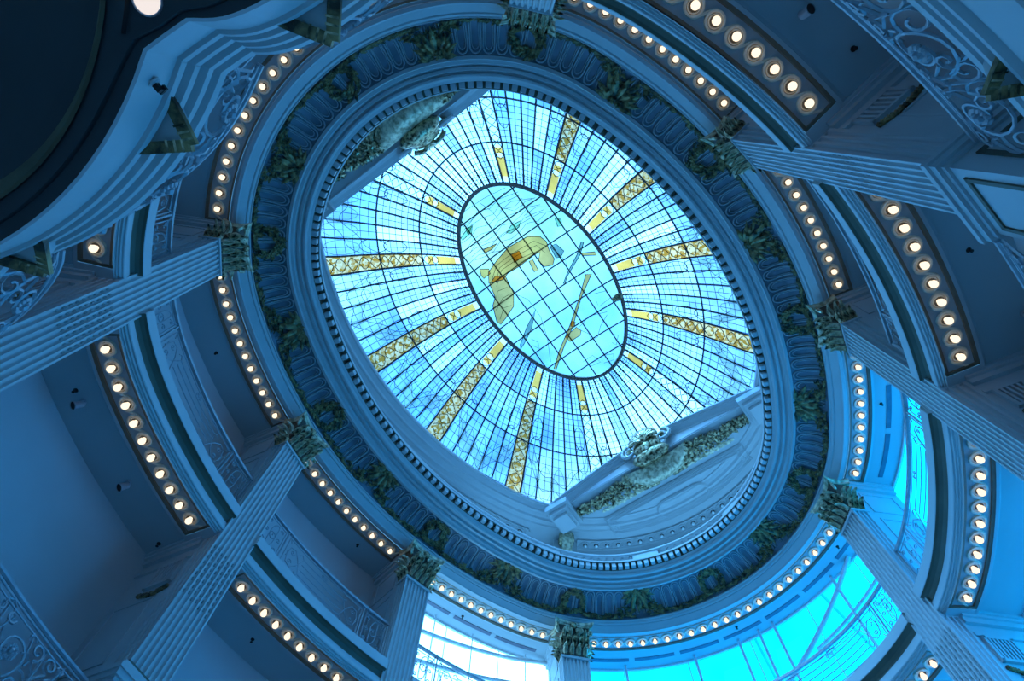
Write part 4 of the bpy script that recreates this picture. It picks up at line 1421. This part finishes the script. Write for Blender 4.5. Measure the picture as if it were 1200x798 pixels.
structure(lobe_strip('trim_10', [(-.02, HA - .01), (0, HA), (0, HA + .36), (.03, HA + .37)], M['paint']))
structure(lobe_strip('trim_11', [(.03, HA + .37), (.035, HA + .43), (.0, HA + .46), (.0, HA + .50), (.05, HA + .52), (.055, HA + .58), (.02, HA + .61), (.02, HA + .65), (.075, HA + .67), (.08, HA + .73), (.05, HA + .75), (.05, HA + .79),
                                 (.10, HA + .81), (.11, HA + .88), (.07, HA + .90), (.07, FA), (-.5, FA)], M['paint']))
# ceiling under it, with a sunk circle and raised fillets
CC, CR = (-9.45, -.05), 2.09
outer = [(p[0] - LN[i][0] * .01, p[1] - LN[i][1] * .01) for i, p in enumerate(LP)] + [(-7.9, 5.6), (-9.5, 5.6), (-12.2, 4.8), (-14.2, 2.5), (-14.6, 0), (-14.2, -2.5), (-12.2, -4.8), (-9.5, -5.6), (-7.9, -5.6)]


def hit(ang):
    dx, dy = cos(ang), sin(ang); best = None
    for i, p in enumerate(outer):
        q = outer[(i + 1) % len(outer)]
        ex, ey = q[0] - p[0], q[1] - p[1]; det = dx * -ey + ex * dy
        if abs(det) < 1e-9: continue
        rx, ry = p[0] - CC[0], p[1] - CC[1]
        t = (rx * -ey + ex * ry) / det; u = (dx * ry - dy * rx) / det
        if t > 0 and -1e-6 <= u <= 1 + 1e-6 and (best is None or t < best): best = t
    return best


angs = [2 * pi * k / 240 for k in range(240)] + [atan2(p[1] - CC[1], p[0] - CC[0]) % (2 * pi) for p in outer]
angs = sorted(set(round(a, 5) for a in angs))
mb = MB()
for a in angs:
    t = hit(a)
    mb.v += [(CC[0] + CR * cos(a), CC[1] + CR * sin(a), HA), (CC[0] + t * cos(a), CC[1] + t * sin(a), HA)]
n = len(angs)
mb.f = [(2 * i, 2 * i + 1, 2 * ((i + 1) % n) + 1, 2 * ((i + 1) % n)) for i in range(n)]
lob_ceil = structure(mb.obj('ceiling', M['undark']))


def disc_ring(name, prof, m, c=CC, n=96):
    mb = MB(); mb.lathe(prof, (c[0], c[1], 0), n); return mb.obj(name, m)


structure(disc_ring('trim_12', [(CR + .02, HA - .02), (CR, HA - .03), (CR - .01, HA + .10), (CR - .13, HA + .16)], M['ungold']))
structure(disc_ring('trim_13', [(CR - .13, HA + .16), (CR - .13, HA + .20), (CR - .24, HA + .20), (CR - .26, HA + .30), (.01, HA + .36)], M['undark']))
mb = MB(); AR = [.56 + (2 * pi - 1.12) * k / 80 for k in range(81)]
for a in AR:
    for r_, z_ in ((2.17, HA), (2.18, HA - .035), (2.23, HA - .035), (2.24, HA)): mb.v.append((CC[0] + r_ * cos(a), CC[1] + r_ * sin(a), z_))
for i in range(80):
    for k in range(3): mb.f.append((4 * i + k, 4 * i + k + 1, 4 * i + k + 5, 4 * i + k + 4))
structure(mb.obj('trim_14', M['undark']))
structure(lobe_strip('trim_15', [(-.11, HA), (-.12, HA - .035), (-.17, HA - .035), (-.18, HA)], M['undark'], wave=True))
# floor of the lobed balcony
mb = MB()
for i, p in enumerate(LP):
    mb.v += [(p[0], p[1], FA + .02), (-11.5, p[1], FA + .02)]
mb.f = [(2 * i, 2 * i + 1, 2 * i + 3, 2 * i + 2) for i in range(len(LP) - 1)]
structure(mb.obj('floor', M['floor']))
# railing following the lobes, and brackets
um = LLEN[-1]
uc = um / 2
RA, RB = uc - 1.30, uc + 1.30
for a, e, lab in ((RA, RB, 'bulging scroll railing of the middle lobe, upper left, close overhead'),
                  (.3, RA - .40, 'bulging scroll railing of the lobe nearest the top edge, upper left'),
                  (RB + .40, um - .3, 'bulging scroll railing of the lobe at the left edge, below the dark ceiling')):
    mp = lambda u, z, o, a=a: lobe(a + u, -.10 - o * 1.0 - .05 * z, FA + z)
    scroll_rail(mp, e - a, 'lobe_railing', lab, lobe((a + e) / 2, -.10, FA))
for y, lab in ((-.74, 'gilt strap bracket under the middle lobe, beside the small camera'), (.80, 'gilt strap bracket at the left edge under the middle lobe'),
               (-2.22, 'gilt strap bracket near the top edge under the next lobe')):
    i = min(range(len(LP)), key=lambda j: abs(LP[j][1] - y)); p, nn = LP[i], LN[i]
    T = Matrix(((nn[1], -nn[0], 0, p[0]), (-nn[0], -nn[1], 0, p[1]), (0, 0, 1, 4.60), (0, 0, 0, 1)))
    gilt_bracket(T, lab)
# downlight and camera
t = thing('downlight', 'round white downlight in the dark ceiling at the top left', 'lamp', (-7.605, -1.49, HA))
mb = MB(); mb.lathe([(.084, -.006), (.0, -.010)], (-7.605, -1.49, HA), 20); mb.obj('lens', M['lamp'], t)
mb = MB(); mb.lathe([(.082, -.004), (.088, -.012), (.094, -.010), (.096, 0)], (-7.605, -1.49, HA), 20); mb.obj('trim_ring', M['plastic'], t)
i = min(range(len(LP)), key=lambda j: abs(LP[j][1] + 1.06)); p, nn = LP[i], LN[i]
t = thing('security_camera', 'tiny dark camera on the bright fascia of the lobed balcony', 'camera', (p[0], p[1], 4.28))
mb = MB(); mb.lathe([(.045, 0), (.045, .012), (.02, .014), (.018, .03)], (0, 0, 0), 12, Matrix.Translation((p[0] - .0, p[1], 4.28)) @ Matrix.Rotation(pi / 2, 4, 'Y')); mb.obj('base_plate', M['paint'], t)
mb = MB(); mb.box(.02, .07, -.018, .018, -.02, .02, Matrix.Translation((p[0], p[1], 4.28))); mb.box(.04, .075, -.03, .03, .02, .045, Matrix.Translation((p[0], p[1], 4.28))); mb.obj('body', M['dark'], t)
# ------------------------------------------------------------------ glazed gallery wall at the lower right, steel tubes, ceiling slots
WN = {6: (GL0, BAYS[6][1], 'w_cyan', 1), 7: (BAYS[7][0], BAYS[7][1], 'w_cyan', 2), 0: (BAYS[0][0], BAYS[0][1] - .4, 'w_clear', 3)}
for i, (s0, s1, gm, num) in WN.items():
    fr = MB()
    a, e = s0 + .02, s1 - .02
    n = max(2, round((e - a) / 1.65)); w = (e - a) / n
    for (z0, z1) in ((FA, HB + .08), (FB, HC + .06)):
        for k in range(n + 1):
            s = a + w * k; fr.tube([P(s, WALL, z0), P(s, WALL, z1)], .016, 4)
        for z in (z0 + .03, z1 - .03): sweep(fr, [(WALL - .03, z - .03), (WALL + .03, z - .03), (WALL + .03, z + .03), (WALL - .03, z + .03)], a, e, True)
        fr.tube([P(a + (e - a) * k / 12, WALL, (z0 + z1) / 2 + .3) for k in range(13)], .014, 4)
    wo = structure(fr.obj('window_%d' % num, M['steel']))
    for (z0, z1) in ((FA, HB + .08), (FB, HC + .06)):
        zm = (z0 + z1) / 2 + .3
        for k in range(n):
            for (za, zb) in ((z0, zm), (zm, z1)):
                sa, sb = a + w * k, a + w * (k + 1)
                v = [P(sa, WALL + .02, za), P((sa + sb) / 2, WALL + .02, za), P(sb, WALL + .02, za), P(sb, WALL + .02, zb), P((sa + sb) / 2, WALL + .02, zb), P(sa, WALL + .02, zb)]
                link('pane', v, [(0, 1, 4, 5), (1, 2, 3, 4)], M[gm], wo)
        # spider fittings at the joints
        for k in range(1, n):
            sp = MB(); s = a + w * k
            for q in (-1, 1):
                sp.tube([P(s + q * .11, WALL - .02, zm + .10), P(s + q * .10, WALL - .10, zm), P(s + q * .11, WALL - .02, zm - .10)], .012, 4)
            sp.tube([P(s - .11, WALL - .10, zm), P(s + .11, WALL - .10, zm)], .016, 4)
            sp.obj('spider_fitting', M['plastic'], wo)
# steel tubes just inside the glass
t = thing('steel_frame', 'white tubular steel frame behind the cyan window at lower right', 'frame', P(PER, 1.0, FB))
TB = [((.25, 14.1), (.25, 10.3)), ((53.15, 14.1), (53.2, 10.3)), ((52.72, 14.1), (52.72, 10.3)), ((50.73, 14.1), (50.73, 10.3)), ((50.0, 14.1), (53.0, 12.2)), ((49.3, 12.98), (52.0, 12.6)), ((1.5, 14.1), (1.5, 10.3)), ((3.4, 14.1), (3.4, 10.3))]
for (sa, ha), (sb, hb) in TB:
    sb = sb + (PER if sb < sa - 20 else 0)
    r = .07 if abs(sa - 50.0) < .01 else .045
    mb = MB(); mb.tube([P(sa + (sb - sa) * k / 8, .98, ha + (hb - ha) * k / 8) for k in range(9)], r, 7); mb.obj('tube', M['steel'], t, smooth=True)
t = thing('steel_frame', 'white tubular steel frame behind the white window, low in the photo', 'frame', P(7.5, 1.0, FB))
for (sa, ha), (sb, hb) in [((9.6, 13.25), (5.6, 14.0)), ((9.6, 12.25), (5.6, 13.2)), ((7.85, 14.1), (7.85, 10.3)), ((6.2, 14.1), (6.2, 10.3)), ((9.1, 14.1), (9.1, 10.3))]:
    r = .06 if abs(sa - 9.6) < .01 else .018
    mb = MB(); mb.tube([P(sa + (sb - sa) * k / 8, 1.0, ha + (hb - ha) * k / 8) for k in range(9)], r, 7); mb.obj('tube', M['steel'], t, smooth=True)
# added milky panels and struts outside, standing in for pale reflections
cn = thing('reflection_panels', 'added milky panels outside the cyan window, standing in for pale reflections', 'reflection panels', P(PER, 3.0, FB))
for (sa, sb, d0_, h0_, d1_, h1_) in ((51.6, 52.3, 2.2, 14.6, 3.6, 14.2), (50.4, 51.2, 2.6, 15.4, 3.4, 14.2), (52.5, 53.2, 2.4, 14.4, 3.4, 13.6), (49.6, 50.1, 2.2, 15.2, 3.8, 14.6), (.4, 1.0, 2.4, 14.4, 3.4, 13.8)):
    v = [P(sa, d0_, h0_), P(sb, d0_, h0_), P(sb + .25, d1_, h1_), P(sa + .25, d1_, h1_)]
    v += [(x, y, z + .03) for x, y, z in v]
    link('reflection_panel', v, [(0, 1, 2, 3), (7, 6, 5, 4), (0, 4, 5, 1), (1, 5, 6, 2), (2, 6, 7, 3), (3, 7, 4, 0)], M['g_milk'], cn)
for sa in (49.4, 51.4, 53.4):
    mb = MB(); mb.tube([P(sa, 1.3, 14.8), P(sa + .2, 4.2, 13.6)], .05, 6); mb.obj('strut', M['steel'], cn)
# slot diffusers in the gallery ceiling beside the glass
for s0, s1 in ((COLS[6] + .8, COLS[7] - .6), (COLS[7] + .7, COLS[0] + PER - .7), (COLS[0] + .7, COLS[1] - .6)):
    n = max(2, round((s1 - s0) / 1.35)); w = (s1 - s0) / n
    for k in range(n):
        o = ring('slot_diffuser', [(.66, HC + .06), (.66, HC + .045), (.78, HC + .045), (.78, HC + .06)], M['slot'], s0 + w * k + .08, s0 + w * (k + 1) - .08, parent=bpy.data.objects['ceiling'])
# ------------------------------------------------------------------ small fixtures on the balcony ceilings
def spot(s, d, label, aim=(0, 0)):
    h = HB + .08; c = P(s, d, h)
    t = thing('ceiling_spotlight', label, 'lamp', c)
    T = frame(s, d, h)
    mb = MB(); mb.lathe([(.06, 0), (.06, -.03), (.02, -.035), (.018, -.10)], (0, 0, 0), 10, T); mb.obj('mount', M['plastic'], t)
    R_ = T @ Matrix.Translation((0, 0, -.13)) @ Matrix.Rotation(aim[0], 4, 'X') @ Matrix.Rotation(aim[1], 4, 'Y')
    mb = MB(); mb.lathe([(.03, .10), (.06, .08), (.07, -.07), (.085, -.09), (.075, -.10)], (0, 0, 0), 12, R_); mb.obj('housing', M['plastic'], t)
    mb = MB(); mb.lathe([(.074, -.088), (.0, -.086)], (0, 0, 0), 12, R_); mb.obj('lens', M['dark'], t)


spot(35.67, .56, 'grey spotlight on the balcony ceiling near the top edge, upper right', (.5, 0))
spot(19.67, .61, 'grey spotlight on the balcony ceiling at the left, upper of two', (.4, .3))
spot(17.98, .57, 'grey spotlight on the balcony ceiling at the left, lower of two', (.3, .4))
spot(41.6, .95, 'grey spotlight on the balcony ceiling at the right edge', (.3, .4))
SPR = [(36.54, .71, HB + .08, 'tiny dark sprinkler on the upper right balcony ceiling, near the spotlight'), (40.16, .51, HB + .08, 'tiny dark sprinkler on the right-hand balcony ceiling, right of the outer bulbs'),
       (19.88, .66, HB + .08, 'tiny dark sprinkler on the left balcony ceiling beside the upper spotlight'), (16.60, .76, HB + .08, 'tiny dark sprinkler on the lower left balcony ceiling, above the long pilaster'),
       (13.84, .59, HB + .08, 'tiny dark sprinkler on the balcony ceiling at bottom left, below outer bulbs'), (18.82, .72, HC + .06, 'tiny dark sprinkler on the gallery ceiling between the two long left pilasters'),
       (12.3, .60, HC + .06, 'tiny dark sprinkler on the gallery ceiling left of the white window pilaster'), (8.45, .56, HC + .06, 'tiny dark sprinkler on the gallery ceiling above the white window'),
       (.08, .48, HC + .06, 'tiny dark sprinkler on the gallery ceiling above the cyan window'), (45.5, .52, HC + .06, 'tiny dark sprinkler on the gallery ceiling beside the right-hand slot diffusers'),
       (49.86, .50, HC + .06, 'tiny dark sprinkler on the gallery ceiling below the lower right capital')]
for s, d, h, lab in SPR:
    c = P(s, d, h)
    t = thing('sprinkler', lab, 'sprinkler', c, 'ceiling sprinklers')
    mb = MB(); mb.lathe([(.045, 0), (.04, -.012), (.014, -.02), (.012, -.05), (.0, -.05)], c, 10); mb.obj('escutcheon', M['dark'], t)
    mb = MB(); mb.lathe([(.03, -.07), (.03, -.075), (.0, -.078)], c, 8); mb.box(c[0] - .005, c[0] + .005, c[1] - .02, c[1] + .02, c[2] - .072, c[2] - .045); mb.obj('deflector', M['dark'], t)

# ------------------------------------------------------------------ lift everything so that the ground floor is at zero
for o in list(COL.objects):
    if o.parent is None and o is not cam:
        o.location.z += EYE
